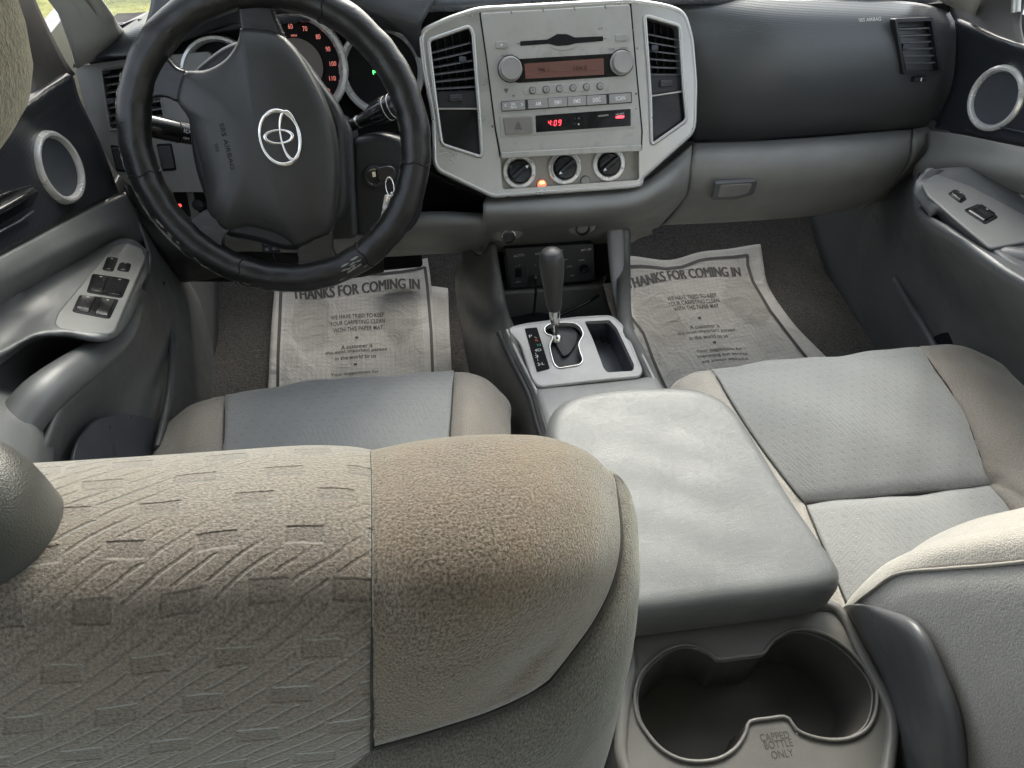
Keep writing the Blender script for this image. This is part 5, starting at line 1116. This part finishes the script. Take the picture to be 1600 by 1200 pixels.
# ================================================================== PAPER MATS
def hmat(x, y): return .004+.0035*math.sin(x*17+1.2*math.sin(y*9))*math.sin(y*13+.7)+.002*math.sin(x*41+y*11)
def pm(px, py, d=0, k=1.0):
    q = FL(px, py, .006); return q+FL.n*(hmat(q.x, q.y)+d)
def paper(name, ell):
    m, t, b = nodes(name); uv = N(t, "ShaderNodeUVMap").outputs[0]; sp = N(t, "ShaderNodeSeparateXYZ"); L(t, uv, sp.inputs[0]); oc = ocoord(t)
    def ln(v, n_): 
        f = mth(t, 'ABSOLUTE', mth(t, 'SUBTRACT', mth(t, 'FRACT', mth(t, 'MULTIPLY', v, n_)), .5)); return mth(t, 'LESS_THAN', f, .06)
    g = mth(t, 'MAXIMUM', ln(sp.outputs[0], 34), ln(sp.outputs[1], 46))
    msk = None
    for (cx, cy, rx, ry) in ell:
        d = mth(t, 'ADD', mth(t, 'POWER', mth(t, 'ABSOLUTE', mth(t, 'DIVIDE', mth(t, 'SUBTRACT', sp.outputs[0], cx), rx)), 2), mth(t, 'POWER', mth(t, 'ABSOLUTE', mth(t, 'DIVIDE', mth(t, 'SUBTRACT', sp.outputs[1], cy), ry)), 2))
        d = mth(t, 'ADD', d, mth(t, 'MULTIPLY', mth(t, 'SUBTRACT', noise(t, 40, 4, .6, oc), .5), 1.2))
        r = N(t, "ShaderNodeMapRange", interpolation_type='SMOOTHSTEP'); L(t, d, r.inputs[0]); r.inputs[1].default_value = .8; r.inputs[2].default_value = 1.15; r.inputs[3].default_value = 1; r.inputs[4].default_value = 0
        msk = r.outputs[0] if msk is None else mth(t, 'MAXIMUM', msk, r.outputs[0])
    inb = None
    for v, lo_, hi_ in ((sp.outputs[0], .075, .925), (sp.outputs[1], .075, 2)):
        q = mth(t, 'MULTIPLY', mth(t, 'GREATER_THAN', v, lo_), mth(t, 'LESS_THAN', v, hi_)); inb = q if inb is None else mth(t, 'MULTIPLY', inb, q)
    f = noise(t, 9, 6, .65, oc); base = ramp(t, f, [(.3, (.36, .365, .345)), (.7, (.47, .47, .445))])
    mx = N(t, "ShaderNodeMix", data_type='RGBA'); L(t, mth(t, 'MULTIPLY', msk, mth(t, 'ADD', .08, mth(t, 'MULTIPLY', noise(t, 260, 3, .7, oc), .55))), mx.inputs[0]); L(t, base, mx.inputs[6]); mx.inputs[7].default_value = (.16, .155, .13, 1)
    m2 = N(t, "ShaderNodeMix", data_type='RGBA'); L(t, mth(t, 'MULTIPLY', mth(t, 'MULTIPLY', g, inb), .28), m2.inputs[0]); L(t, mx.outputs[2], m2.inputs[6]); m2.inputs[7].default_value = (.17, .165, .145, 1)
    m3 = N(t, "ShaderNodeMix", data_type='RGBA'); L(t, mth(t, 'MULTIPLY', inb, .22), m3.inputs[0]); L(t, m2.outputs[2], m3.inputs[6]); m3.inputs[7].default_value = (.25, .24, .21, 1)
    L(t, m3.outputs[2], b.inputs["Base Color"]); b.inputs["Roughness"].default_value = .85
    bump(t, b, noise(t, 16, 7, .6, oc, 1.0), .8, .010); return m
def sheet(name, rows, mat, parent, nu=40, nv=40, d=0):
    R_ = [cr([FL(a_, b_, .006) for a_, b_ in r], nu) for r in rows]; cols = [cr([r[i] for r in R_], nv) for i in range(nu)]
    vs, uv, fs = [], [], []
    for i in range(nu):
        for j in range(nv):
            q = cols[i][j]; vs.append(q+FL.n*(hmat(q.x, q.y)+d)); uv.append((i/(nu-1), j/(nv-1)))
    for i in range(nu-1):
        for j in range(nv-1): fs.append((i*nv+j+1, i*nv+j, (i+1)*nv+j, (i+1)*nv+j+1))
    o_ = mesh(name, vs, fs, mat, parent, uvs=uv); md = o_.modifiers.new("t", 'SOLIDIFY'); md.thickness = .0006; md.offset = -1
    return o_
def mline(pts, wpx, parent):
    """printed border line following the sheet"""
    vs, fs = [], []; P2 = []
    for (x0, y0), (x1, y1) in zip(pts, pts[1:]):
        for k in range(10): P2.append((x0+(x1-x0)*k/10, y0+(y1-y0)*k/10))
    P2.append(pts[-1])
    for i, (x, y) in enumerate(P2):
        a_, b_ = P2[max(i-1, 0)], P2[min(i+1, len(P2)-1)]; dx, dy = b_[0]-a_[0], b_[1]-a_[1]; l = math.hypot(dx, dy); nx, ny = -dy/l*wpx/2, dx/l*wpx/2
        vs += [pm(x+nx, y+ny, .0016), pm(x-nx, y-ny, .0016)]
    for i in range(len(P2)-1): fs.append((2*i, 2*i+1, 2*i+3, 2*i+2))
    return mesh('border_line', vs, fs, M['ink'], parent)
def mtext(s, quad, parent, bold=.008, arc=0, mat=None, lift=.0016):
    (x0, y0), (x1, y1), (x2, y2), (x3, y3) = quad     # tl tr br bl
    def wf(a_, b_):
        u_, v_ = a_+.5, .5-b_
        x = (x0+(x1-x0)*u_)*(1-v_)+(x3+(x2-x3)*u_)*v_; y = (y0+(y1-y0)*u_)*(1-v_)+(y3+(y2-y3)*u_)*v_
        y += arc(u_) if arc else 0
        return pm(x, y, lift)
    return text('print', s, V((0, 0, 0)), (1, 0, 0), (0, 0, 1), 1, 1, mat or M['ink'], parent, warp=wf, bold=bold)
def mrow(s, cx, cy, w_, h_, sl, parent, sk=0):
    return mtext(s, [(cx-w_/2-sk*h_/2, cy-h_/2-sl*w_/2), (cx+w_/2-sk*h_/2, cy-h_/2+sl*w_/2), (cx+w_/2+sk*h_/2, cy+h_/2+sl*w_/2), (cx-w_/2+sk*h_/2, cy+h_/2-sl*w_/2)], parent, mat=M['printm'])
M['printm'] = flat('mat_print', (.055, .053, .048), .8)
m1 = thing('paper_floor_mat', FL(560, 520), "printed paper floor mat in the driver footwell, behind the wheel rim", "paper mat", "paper floor mats")
sheet('paper_sheet', [[(436, 420), (560, 412), (610, 418), (640, 408), (668, 404)], [(432, 440), (560, 432), (672, 430)], [(426, 500), (560, 495), (678, 490)], [(420, 600), (560, 590), (684, 580)], [(408, 720), (560, 720), (690, 700)]], paper('paper_a', [(.24, .33, .12, .17), (.78, .31, .12, .17)]), m1)
sheet('paper_underlay', [[(640, 448), (672, 447), (700, 451)], [(645, 500), (675, 500), (702, 505)], [(645, 580), (680, 580), (706, 582)], [(645, 700), (680, 700), (712, 700)]], paper('paper_b', [(.3, .3, .01, .01)]), m1, 12, 20, -.002)
mline([(434, 640), (436, 560), (440, 458), (447, 432)], 5, m1); mline([(447, 434), (540, 428), (600, 430), (628, 427), (664, 419)], 4.5, m1); mline([(664, 418), (668, 450), (674, 520), (677, 600), (679, 650)], 4.6, m1)
for k_, o_ in enumerate((-.9, -.3, .3, .9)): mtext('THANKS FOR COMING IN', [(x_+o_, y_) for x_, y_ in [(457, 453), (655, 438), (656, 455), (459, 469)]], m1, bold=0, arc=lambda u_: 3*math.sin(u_*6.28), lift=.0016+.0001*k_)
lines = [('WE HAVE TRIED TO KEEP', 559, 496.5, 84, 6.4), ('YOUR CARPETING CLEAN', 559, 506, 86, 6.4), ('WITH THIS PAPER MAT', 560, 516, 78, 6.4), ('A customer is', 558, 543, 49, 6.6), ('the most important person', 557, 550.5, 96, 6.6), ('in the world to us', 556, 560, 64, 6.2), ('Your suggestions for', 555, 586, 76, 6), ('improving our service', 554, 596, 80, 6)]
for s_, cx, cy, w_, h_ in lines: mrow(s_, cx, cy, w_, h_, -.055, m1)
for cx, cy in ((558, 530), (556, 572)): mrow('o', cx, cy, 5, 3.4, 0, m1); mrow('-', cx, cy, 4.5, 3, 0, m1)
m2 = thing('paper_floor_mat', FL(1110, 500), "printed paper floor mat in the passenger footwell, wholly uncovered by the wheel", "paper mat", "paper floor mats")
sheet('paper_sheet', [[(955, 402), (985, 403), (1040, 408), (1090, 397), (1140, 390), (1187, 385)], [(957, 430), (1040, 430), (1110, 420), (1192, 412)], [(962, 470), (1040, 468), (1120, 462), (1202, 450)], [(985, 525), (1060, 520), (1150, 512), (1238, 505)], [(1022, 600), (1100, 590), (1200, 572), (1288, 556)], [(1070, 690), (1150, 670), (1260, 650), (1360, 630)]],
      paper('paper_c', [(.21, .40, .14, .16), (.79, .36, .13, .16)]), m2)
mline([(962, 418), (1000, 419), (1040, 423), (1065, 419), (1092, 410), (1130, 405), (1167, 401)], 4.6, m2)
mline([(1167, 400), (1168, 415), (1176, 441), (1202, 489), (1230, 525), (1258, 559), (1290, 600)], 4.8, m2); mline([(962, 430), (971, 455), (984, 496), (1004, 523), (1020, 566), (1034, 597), (1060, 650)], 4.4, m2)
for k_, o_ in enumerate((-.9, -.3, .3, .9)): mtext('THANKS FOR COMING IN', [(x_+o_, y_) for x_, y_ in [(976, 434), (1154, 417), (1157, 432), (982, 449)]], m2, bold=0, arc=lambda u_: -3.5*math.sin((u_-.25)*6.28)*.6, lift=.0016+.0001*k_)
lines = [('WE HAVE TRIED TO KEEP', 1080, 467, 76, 6.4), ('YOUR CARPETING CLEAN', 1083, 475, 79, 6.4), ('WITH THIS PAPER MAT', 1087, 483, 70, 6.4), ('A customer is', 1100, 512.5, 46, 6.4), ('the most important person', 1103, 520.5, 89, 6.6), ('in the world to us', 1106, 529, 60, 6.2), ('Your suggestions for', 1123, 550, 72, 6), ('improving our service', 1128, 558, 78, 6), ('are always welcome', 1132, 566, 72, 6), ('Thank you', 1150, 590, 40, 6)]
for s_, cx, cy, w_, h_ in lines: mrow(s_, cx, cy, w_, h_, -.075, m2, .35)
for cx, cy in ((1092, 500), (1115, 539)): mrow('o', cx, cy, 5.5, 3.8, 0, m2); mrow('-', cx, cy, 5, 3, 0, m2)
# pedal
PD = thing('brake_pedal', (-.30, .22, .15), "dark pedal hanging in the driver footwell", "pedal")
plate('pedal_pad', rnd([V((-.36, .20, .20)), V((-.26, .20, .20)), V((-.26, .23, .26)), V((-.36, .23, .26))], .01), V((0, -.9, .4)), .012, M['matteblack'], PD, bev=.003)
tube('pedal_arm', [V((-.31, .23, .24)), V((-.31, .30, .40)), V((-.31, .30, .52))], .008, M['black'], PD, seg=10)

# ================================================================== SEATS
random.seed(11)
DS = thing('driver_seat', (-.41, -.8, .1), "driver seat in the foreground, patterned taupe cloth with brown velour bolsters", "car seat", "front seats")
# seat cushion
ci = [pz([(350, 640, .27), (450, 625, .27), (530, 617, .27), (620, 609, .27), (709, 604, .27)]), pz([(352, 617, .36), (450, 600, .365), (530, 592, .365), (620, 585, .365), (709, 580, .36)]), pz([(351, 635, .385), (450, 615, .392), (530, 607, .394), (620, 600, .392), (708, 595, .385)]),
      pz([(350, 670, .395), (450, 660, .405), (530, 650, .407), (620, 640, .405), (706, 635, .395)]), pz([(348, 730, .39), (450, 725, .402), (530, 720, .404), (620, 715, .402), (702, 710, .39)]), pz([(344, 900, .36), (450, 900, .37), (530, 900, .37), (620, 900, .37), (700, 900, .36)])]
def sag(u_, v_, p): return .0016*math.sin(p.x*31+p.y*12)*math.sin(p.y*37+1)+.0009*math.sin(p.x*70-p.y*48)
patch('cushion_insert', ci, M['cloth_b'], DS, 50, 40, .004, disp=sag)
def edge(rows, k): return [r[k] for r in rows]
le, re = edge(ci, 0), edge(ci, -1)
def dn(r, d): return [p-V((0, 0, d)) for p in r]
patch('cushion_bolster', [dn(le, .0015), [le[0]+V((-.03, -.0, 0))]+pz([(330, 622, .36), (318, 640, .395), (310, 675, .408), (305, 735, .405), (300, 900, .37)]), [le[0]+V((-.07, -.02, 0))]+pz([(290, 638, .345), (280, 655, .37), (272, 690, .39), (268, 740, .39), (262, 900, .36)]),
      [le[0]+V((-.10, -.05, 0))]+pz([(255, 668, .31), (248, 680, .32), (240, 702, .335), (230, 745, .34), (225, 900, .32)]), [le[0]+V((-.105, -.06, -.08))]+pz([(258, 690, .22), (250, 710, .22), (240, 730, .22), (232, 770, .22), (228, 900, .22)])], M['sued_b'], DS, 30, 30, .004)
patch('cushion_bolster', [dn(re, .0015), [re[0]+V((.02, -.0, 0))]+pz([(735, 583, .362), (732, 600, .392), (730, 640, .405), (727, 712, .402), (722, 900, .37)]), [re[0]+V((.05, -.02, 0))]+pz([(768, 598, .35), (764, 612, .372), (760, 650, .388), (757, 715, .388), (755, 900, .36)]),
      [re[0]+V((.075, -.05, 0))]+pz([(797, 632, .31), (797, 645, .32), (797, 668, .33), (795, 720, .335), (795, 900, .32)]), [re[0]+V((.08, -.06, -.08))]+pz([(790, 660, .22), (790, 690, .22), (790, 700, .22), (790, 740, .22), (790, 900, .22)])], M['sued_b'], DS, 30, 30, .004)
# seat back seen from above and behind
rows_px = [(742, 722, 708, 697, 698, 704), (790, 768, 754, 746, 748, 756), (880, 862, 850, 842, 842, 848), (1000, 985, 972, 962, 960, 960), (1120, 1110, 1095, 1080, 1072, 1066), (1230, 1220, 1205, 1190, 1180, 1168), (1420, 1400, 1380, 1360, 1340, 1320)]
zs = [.930, .952, .962, .955, .925, .880, .74]
cx_ = (-260, 80, 300, 460, 540, 580)
bi = [pz([(x, y, z-(.004 if k == 5 else 0)) for k, (x, y) in enumerate(zip(cx_, ys))]) for ys, z in zip(rows_px, zs)]
bi = [[p+V((0, .045, -.16)) for p in bi[0]], [p+V((0, .020, -.04)) for p in bi[0]]]+bi
def backwarp(u_, v_, p): return .0012*math.sin(p.x*40)*math.sin(p.y*60)
patch('back_insert', bi, M['cloth_f'], DS, 90, 90, .004)
br = [pz([(581, 704, .926), (650, 690, .932), (720, 682, .932), (790, 680, .928), (860, 685, .920), (920, 708, .908), (957, 742, .892)]),
      pz([(581, 756, .948), (650, 744, .954), (720, 738, .954), (790, 740, .950), (860, 748, .942), (925, 765, .926), (966, 790, .900)]),
      pz([(581, 848, .958), (650, 840, .965), (720, 836, .965), (790, 838, .960), (860, 842, .950), (930, 850, .930), (969, 850, .902)]),
      pz([(581, 960, .951), (650, 952, .958), (720, 945, .958), (790, 938, .953), (860, 930, .942), (920, 918, .925), (957, 908, .901)]),
      pz([(581, 1066, .921), (650, 1055, .930), (720, 1040, .933), (780, 1020, .932), (840, 1000, .925), (890, 980, .915), (930, 965, .899)]),
      pz([(583, 1120, .900), (650, 1106, .910), (710, 1088, .914), (770, 1064, .914), (820, 1040, .908), (860, 1030, .905), (893, 1018, .895)]),
      pz([(585, 1166, .880), (640, 1151, .886), (700, 1133, .889), (755, 1115, .890), (805, 1094, .890), (835, 1078, .890), (858, 1062, .890)])]
br = [[p+V((0, .045, -.16)) for p in br[0]], [p+V((0, .020, -.04)) for p in br[0]]]+br
patch('back_bolster', br, M['sued_f'], DS, 80, 80, .006)
seam = [r[-1] for r in br[2:]]+[br[-1][k] for k in (5, 4, 3, 2, 1, 0)]
outl = pz([(963, 748, .884), (987, 792, .872), (994, 850, .865), (997, 930, .862), (990, 1010, .860), (972, 1080, .858), (945, 1140, .855), (915, 1185, .85), (880, 1225, .845), (830, 1265, .84), (770, 1300, .835), (700, 1330, .83), (590, 1360, .82)])
seam = pz([(925, 722, .866), (942, 731, .876)])+seam+pz([(560, 1176, .876), (520, 1186, .872)]); outl = pz([(932, 728, .860), (950, 737, .872)])+outl+pz([(540, 1370, .80), (470, 1380, .80)])
sd = [p-V((0, 0, .005)) for p in seam]
midl = [a.lerp(b, .5)+V((.004, -.002, .009))*min(1, max(0, (k-1)/4)) for k, (a, b) in enumerate(zip(sd, outl))]
innr = [p+V((-.012, .008, -.012)) for p in sd]
sd2 = [p+V((.0015, -.001, .0)) for p in sd]
down = [p+V((.0, -.004, -.14)) for p in outl]
dn2 = [p+V((-.004, .004, -.45)) for p in outl]
patch('side_panel', [innr, sd2, midl, [a.lerp(b, .82)+V((.002, -.001, .005)) for a, b in zip(sd, outl)], outl, shift(outl, (0, -.0005, -.012)), shift(outl, (0, -.002, -.045)), down, dn2], M['panel_f'], DS, 80, 60, .004)
M['thread'] = flat('thread', (.05, .045, .04), .9)
tube('seam_line', [r[-1]+V((.0, 0, -.0012)) for r in bi[2:]], .0008, M['thread'], DS, seg=6, n=60)
tube('seam_line', [p+V((.0004, -.0004, -.0012)) for p in seam[2:-2]], .0011, M['thread'], DS, seg=6, n=80)
# headrest with plastic post guide
hr = pillow('headrest', [V((-.470+.125*math.copysign(abs(math.cos(q))**.6, math.cos(q)), -.985+.055*math.copysign(abs(math.sin(q))**.7, math.sin(q)), 1.075)) for q in [k*math.pi/30 for k in range(60)]], V((0, 0, 1)),
            [(.80, .030), (.90, .034), (.97, .045), (1.0, .065), (1.02, .12), (1.0, .18), (.95, .20), (.8, .215), (.4, .22)], M['headr'], DS); sub(hr, 1)
pg = pz([(-40, 722, .965), (20, 722, .965), (58, 734, .965), (80, 758, .965), (86, 795, .965), (74, 835, .965), (46, 872, .965), (0, 903, .965), (-60, 925, .965), (-130, 910, .965), (-170, 860, .965), (-160, 790, .965), (-110, 740, .965)])
pgc = cr(pg, 50, True)
gd = pillow('headrest_guide', pgc, V((0, 0, 1)), [(1.0, -.03), (1.0, .0), (.98, .010), (.92, .018), (.8, .025), (.6, .030), (.3, .033)], plastic('guide_plastic', (.07, .072, .068), .38, 1200, .3, .0006), DS)
tube('headrest_post', [V((-.46, -.985, .96)), V((-.46, -.985, 1.12))], .006, M['steel'], DS, seg=12)

PS = thing('passenger_seat', (.40, -.8, .1), "passenger seat with pale grey patterned cushion and bolster edges paled by light", "car seat", "front seats")
pi = [pz([(1120, 605, .28), (1200, 592, .28), (1290, 582, .28), (1370, 572, .28), (1448, 565, .28)]), pz([(1110, 577, .375), (1190, 566, .382), (1290, 557, .384), (1370, 548, .382), (1438, 543, .377)]), pz([(1122, 592, .392), (1200, 582, .402), (1300, 573, .405), (1380, 565, .402), (1450, 560, .394)]),
      pz([(1150, 640, .392), (1230, 632, .402), (1320, 625, .404), (1410, 616, .402), (1485, 610, .393)]), pz([(1190, 700, .38), (1270, 695, .388), (1360, 688, .390), (1440, 680, .388), (1518, 674, .380)]), pz([(1240, 766, .362), (1330, 758, .366), (1400, 752, .368), (1480, 744, .366), (1541, 738, .362)]), pz([(1258, 787, .350), (1330, 780, .352), (1400, 774, .352), (1480, 766, .352), (1548, 758, .350)])]
patch('cushion_insert', pi, M['cloth_b'], PS, 70, 60, .004, disp=sag)
pj_ = [dn(pi[-1], .001), pz([(1264, 800, .362), (1340, 790, .368), (1410, 784, .368), (1490, 776, .366), (1556, 768, .360)]), pz([(1285, 850, .365), (1360, 842, .37), (1430, 834, .37), (1510, 824, .368), (1590, 812, .362)]), pz([(1318, 930, .36), (1400, 925, .36), (1480, 918, .36), (1560, 905, .36), (1650, 895, .36)]), pz([(1370, 1050, .34), (1460, 1050, .34), (1550, 1040, .34), (1650, 1020, .34), (1760, 1000, .34)])]
patch('cushion_rear_insert', pj_, M['cloth_b'], PS, 60, 40, .004, disp=sag)
tube('seam_line', [p+V((0, 0, .000)) for p in pi[-1]], .0012, M['thread'], PS, seg=6, n=30)
le = [r[0] for r in pi]+[r[0] for r in pj_[1:]]; re = [r[-1] for r in pi]+[r[-1] for r in pj_[1:]]
o1 = [le[0]+V((-.02, -.01, 0))]+pz([(1080, 584, .375), (1090, 602, .39), (1118, 655, .392), (1160, 716, .385), (1212, 785, .37), (1232, 805, .36), (1238, 815, .36), (1262, 870, .36), (1290, 940, .36), (1350, 1060, .34)])
o2 = [le[0]+V((-.04, -.02, 0))]+pz([(1050, 606, .345), (1052, 625, .36), (1075, 680, .365), (1120, 745, .365), (1175, 810, .35), (1190, 830, .345), (1200, 840, .345), (1230, 900, .34), (1262, 960, .34), (1330, 1070, .33)])
def wr_(u_, v_, p): return .0016*math.sin(u_*60+4*math.sin(v_*7))*math.sin(v_*9)
patch('cushion_bolster', [dn(le, .002), o1, o2, [p-V((.01, 0, .12)) for p in o2]], M['cream'], PS, 50, 24, .004)
q1 = [re[0]+V((.03, -.01, 0))]+pz([(1500, 545, .375), (1515, 562, .392), (1552, 620, .398), (1590, 690, .395), (1612, 745, .388), (1618, 765, .385), (1625, 775, .385), (1660, 830, .38), (1720, 910, .37), (1830, 1020, .35)])
q2 = [re[0]+V((.08, -.03, 0))]+pz([(1562, 573, .35), (1582, 592, .365), (1630, 660, .375), (1670, 730, .38), (1690, 770, .375), (1700, 790, .375), (1705, 800, .375), (1740, 850, .37), (1800, 930, .36), (1900, 1040, .34)])
q3_ = [re[0]+V((.11, -.07, 0))]+pz([(1608, 616, .31), (1640, 645, .32), (1700, 720, .33), (1740, 790, .33), (1760, 830, .33), (1770, 850, .33), (1775, 860, .33), (1810, 910, .32), (1870, 980, .32), (1960, 1080, .3)])
def wr2(u_, v_, p):
    d_ = p-re[6]; a_ = math.atan2(d_.y, d_.x); r = d_.length
    return .0042*math.sin(a_*13+.8)*min(1, r/.03)*math.exp(-r/.14)+.0008*math.sin(p.y*90+p.x*30)
patch('cushion_bolster', [dn(re, .002), q1, q2, q3_, [p-V((0, 0, .12)) for p in q3_]], M['sued_b'], PS, 70, 40, .004, disp=wr2)
# seat back: side and edge
XB = .20
e0 = px_([(1312, 962, XB+.004), (1330, 932, XB+.01), (1355, 905, XB+.014), (1388, 878, XB+.018), (1450, 851, XB+.02), (1530, 834, XB+.02), (1620, 818, XB+.02), (1760, 795, XB+.02)])
e1_ = px_([(1314, 962, XB), (1334, 936, XB+.002), (1362, 912, XB+.004), (1398, 884, XB+.006), (1460, 864, XB+.006), (1535, 850, XB+.006), (1625, 840, XB+.006), (1770, 822, XB+.006)])
e2_ = px_([(1316, 964, XB), (1338, 942, XB), (1366, 920, XB), (1404, 896, XB), (1480, 888, XB), (1545, 883, XB), (1630, 874, XB), (1780, 855, XB)])
patch('edge_bolster', [shift(e0, (.06, .02, .0)), shift(e0, (.02, .004, .0)), e0, e1_, e2_], M['cream'], PS, 60, 24, .004)
tube('edge_piping', [p+V((-.0012, 0, 0)) for p in e2_], .0016, M['cream'], PS, seg=8, n=50)
e2b = [p+V((.0015, 0, 0)) for p in e2_]
patch('side_panel', [e2b, px_([(1330, 985, XB+.004), (1360, 965, XB-.001), (1400, 945, XB-.005), (1440, 930, XB-.006), (1510, 925, XB-.006), (1580, 922, XB-.006), (1680, 915, XB-.006), (1800, 900, XB-.006)]),
      px_([(1345, 1040, XB+.004), (1380, 1030, XB), (1440, 1020, XB-.004), (1490, 1015, XB-.006), (1550, 1010, XB-.006), (1620, 1010, XB-.006), (1710, 1005, XB-.006), (1830, 1000, XB-.006)]),
      px_([(1360, 1120, XB+.004), (1420, 1120, XB), (1480, 1120, XB-.002), (1530, 1120, XB-.003), (1590, 1120, XB-.003), (1660, 1120, XB-.003), (1750, 1120, XB-.003), (1860, 1120, XB-.003)]),
      px_([(1380, 1260, XB+.006), (1440, 1260, XB+.002), (1500, 1260, XB+.002), (1560, 1260, XB+.004), (1630, 1260, XB+.006), (1700, 1260, XB+.012), (1790, 1260, XB+.02), (1900, 1260, XB+.03)])], M['back_v'], PS, 60, 50, .004)
patch('recliner_cover', [px_([(1316, 952, .205), (1345, 1000, .20), (1375, 1060, .198), (1394, 1130, .196), (1398, 1260, .194)]), px_([(1322, 946, .190), (1365, 990, .180), (1400, 1060, .178), (1418, 1130, .178), (1425, 1260, .178)]),
      px_([(1345, 945, .180), (1405, 985, .168), (1440, 1060, .168), (1462, 1130, .168), (1470, 1260, .168)]), px_([(1372, 948, .182), (1432, 975, .176), (1474, 1055, .178), (1498, 1135, .180), (1506, 1260, .182)]), px_([(1375, 950, .20), (1440, 978, .198), (1482, 1058, .198), (1508, 1140, .198), (1516, 1260, .20)])],
      plastic('recliner_plastic', (.085, .088, .092), .38, 1200, .3, .0006), PS, 50, 36, .004)

for S_, r_ in ((DS, [q[0] for q in ci[1:]]), (DS, [q[-1] for q in ci[1:]]), (PS, [q[0] for q in pi[1:]]+[q[0] for q in pj_[1:]]), (PS, [q[-1] for q in pi[1:]]+[q[-1] for q in pj_[1:]])):
    tube('seam_line', [p+V((0, 0, -.0004)) for p in r_], .0012, M['thread'], S_, seg=6, n=60)
for i, (dx, ln, mt) in enumerate(((.010, .042, 'steel'), (-.006, .036, 'chrome'), (.016, .030, 'blackg'))):
    a = rc+W.n*(.004+.003*i)+W.v*-.012+W.u*dx*.3; b = a+W.v*-ln+W.u*dx; d_ = (b-a).normalized(); s_ = W.n.cross(d_)
    plate('spare_key', rnd([a-s_*.005, a+s_*.005, a.lerp(b, .35)+s_*.005, a.lerp(b, .4)+s_*.0025, b+s_*.0022, b-s_*.0022, a.lerp(b, .4)-s_*.0025, a.lerp(b, .35)-s_*.005], .001), W.n, .0022, M[mt], K_, bev=.0004)
# hidden bodies of both seats, so that they stay solid from other viewpoints
for S_, x0, x1 in ((DS, -.625, -.185), (PS, .215, .63)):
    plate('seat_base', rnd([V((x0, -.93, .30)), V((x1, -.93, .30)), V((x1, -.50, .30)), V((x0, -.50, .30))], .05), V((0, 0, 1)), .20, M['sued_b'], S_, bev=.01)
vs, fs = [], []
fl_ = [(-.885, .40), (-.872, .46), (-.880, .56), (-.952, .735), (-1.01, .90), (-1.045, .945), (-1.09, .93), (-1.09, .80), (-1.07, .60), (-1.02, .42), (-.95, .38)]
xs_ = [XB+.014, XB+.022, XB+.05, .42, .60, .64, .655]; sc_ = [.90, .97, 1.0, 1.0, 1.0, .96, .85]
cy_, cz_ = -1.0, .66
for x, k in zip(xs_, sc_):
    for (y, z) in fl_: vs.append(V((x, cy_+(y-cy_)*k, cz_+(z-cz_)*k)))
m = len(fl_)
for i in range(len(xs_)-1):
    for j in range(m): a, b = i*m+j, i*m+(j+1) % m; fs.append((a, b, b+m, a+m))
fs += [tuple(range(m-1, -1, -1)), tuple((len(xs_)-1)*m+j for j in range(m))]
sub(mesh('seat_back', vs, fs, M['back_v'], PS), 2)
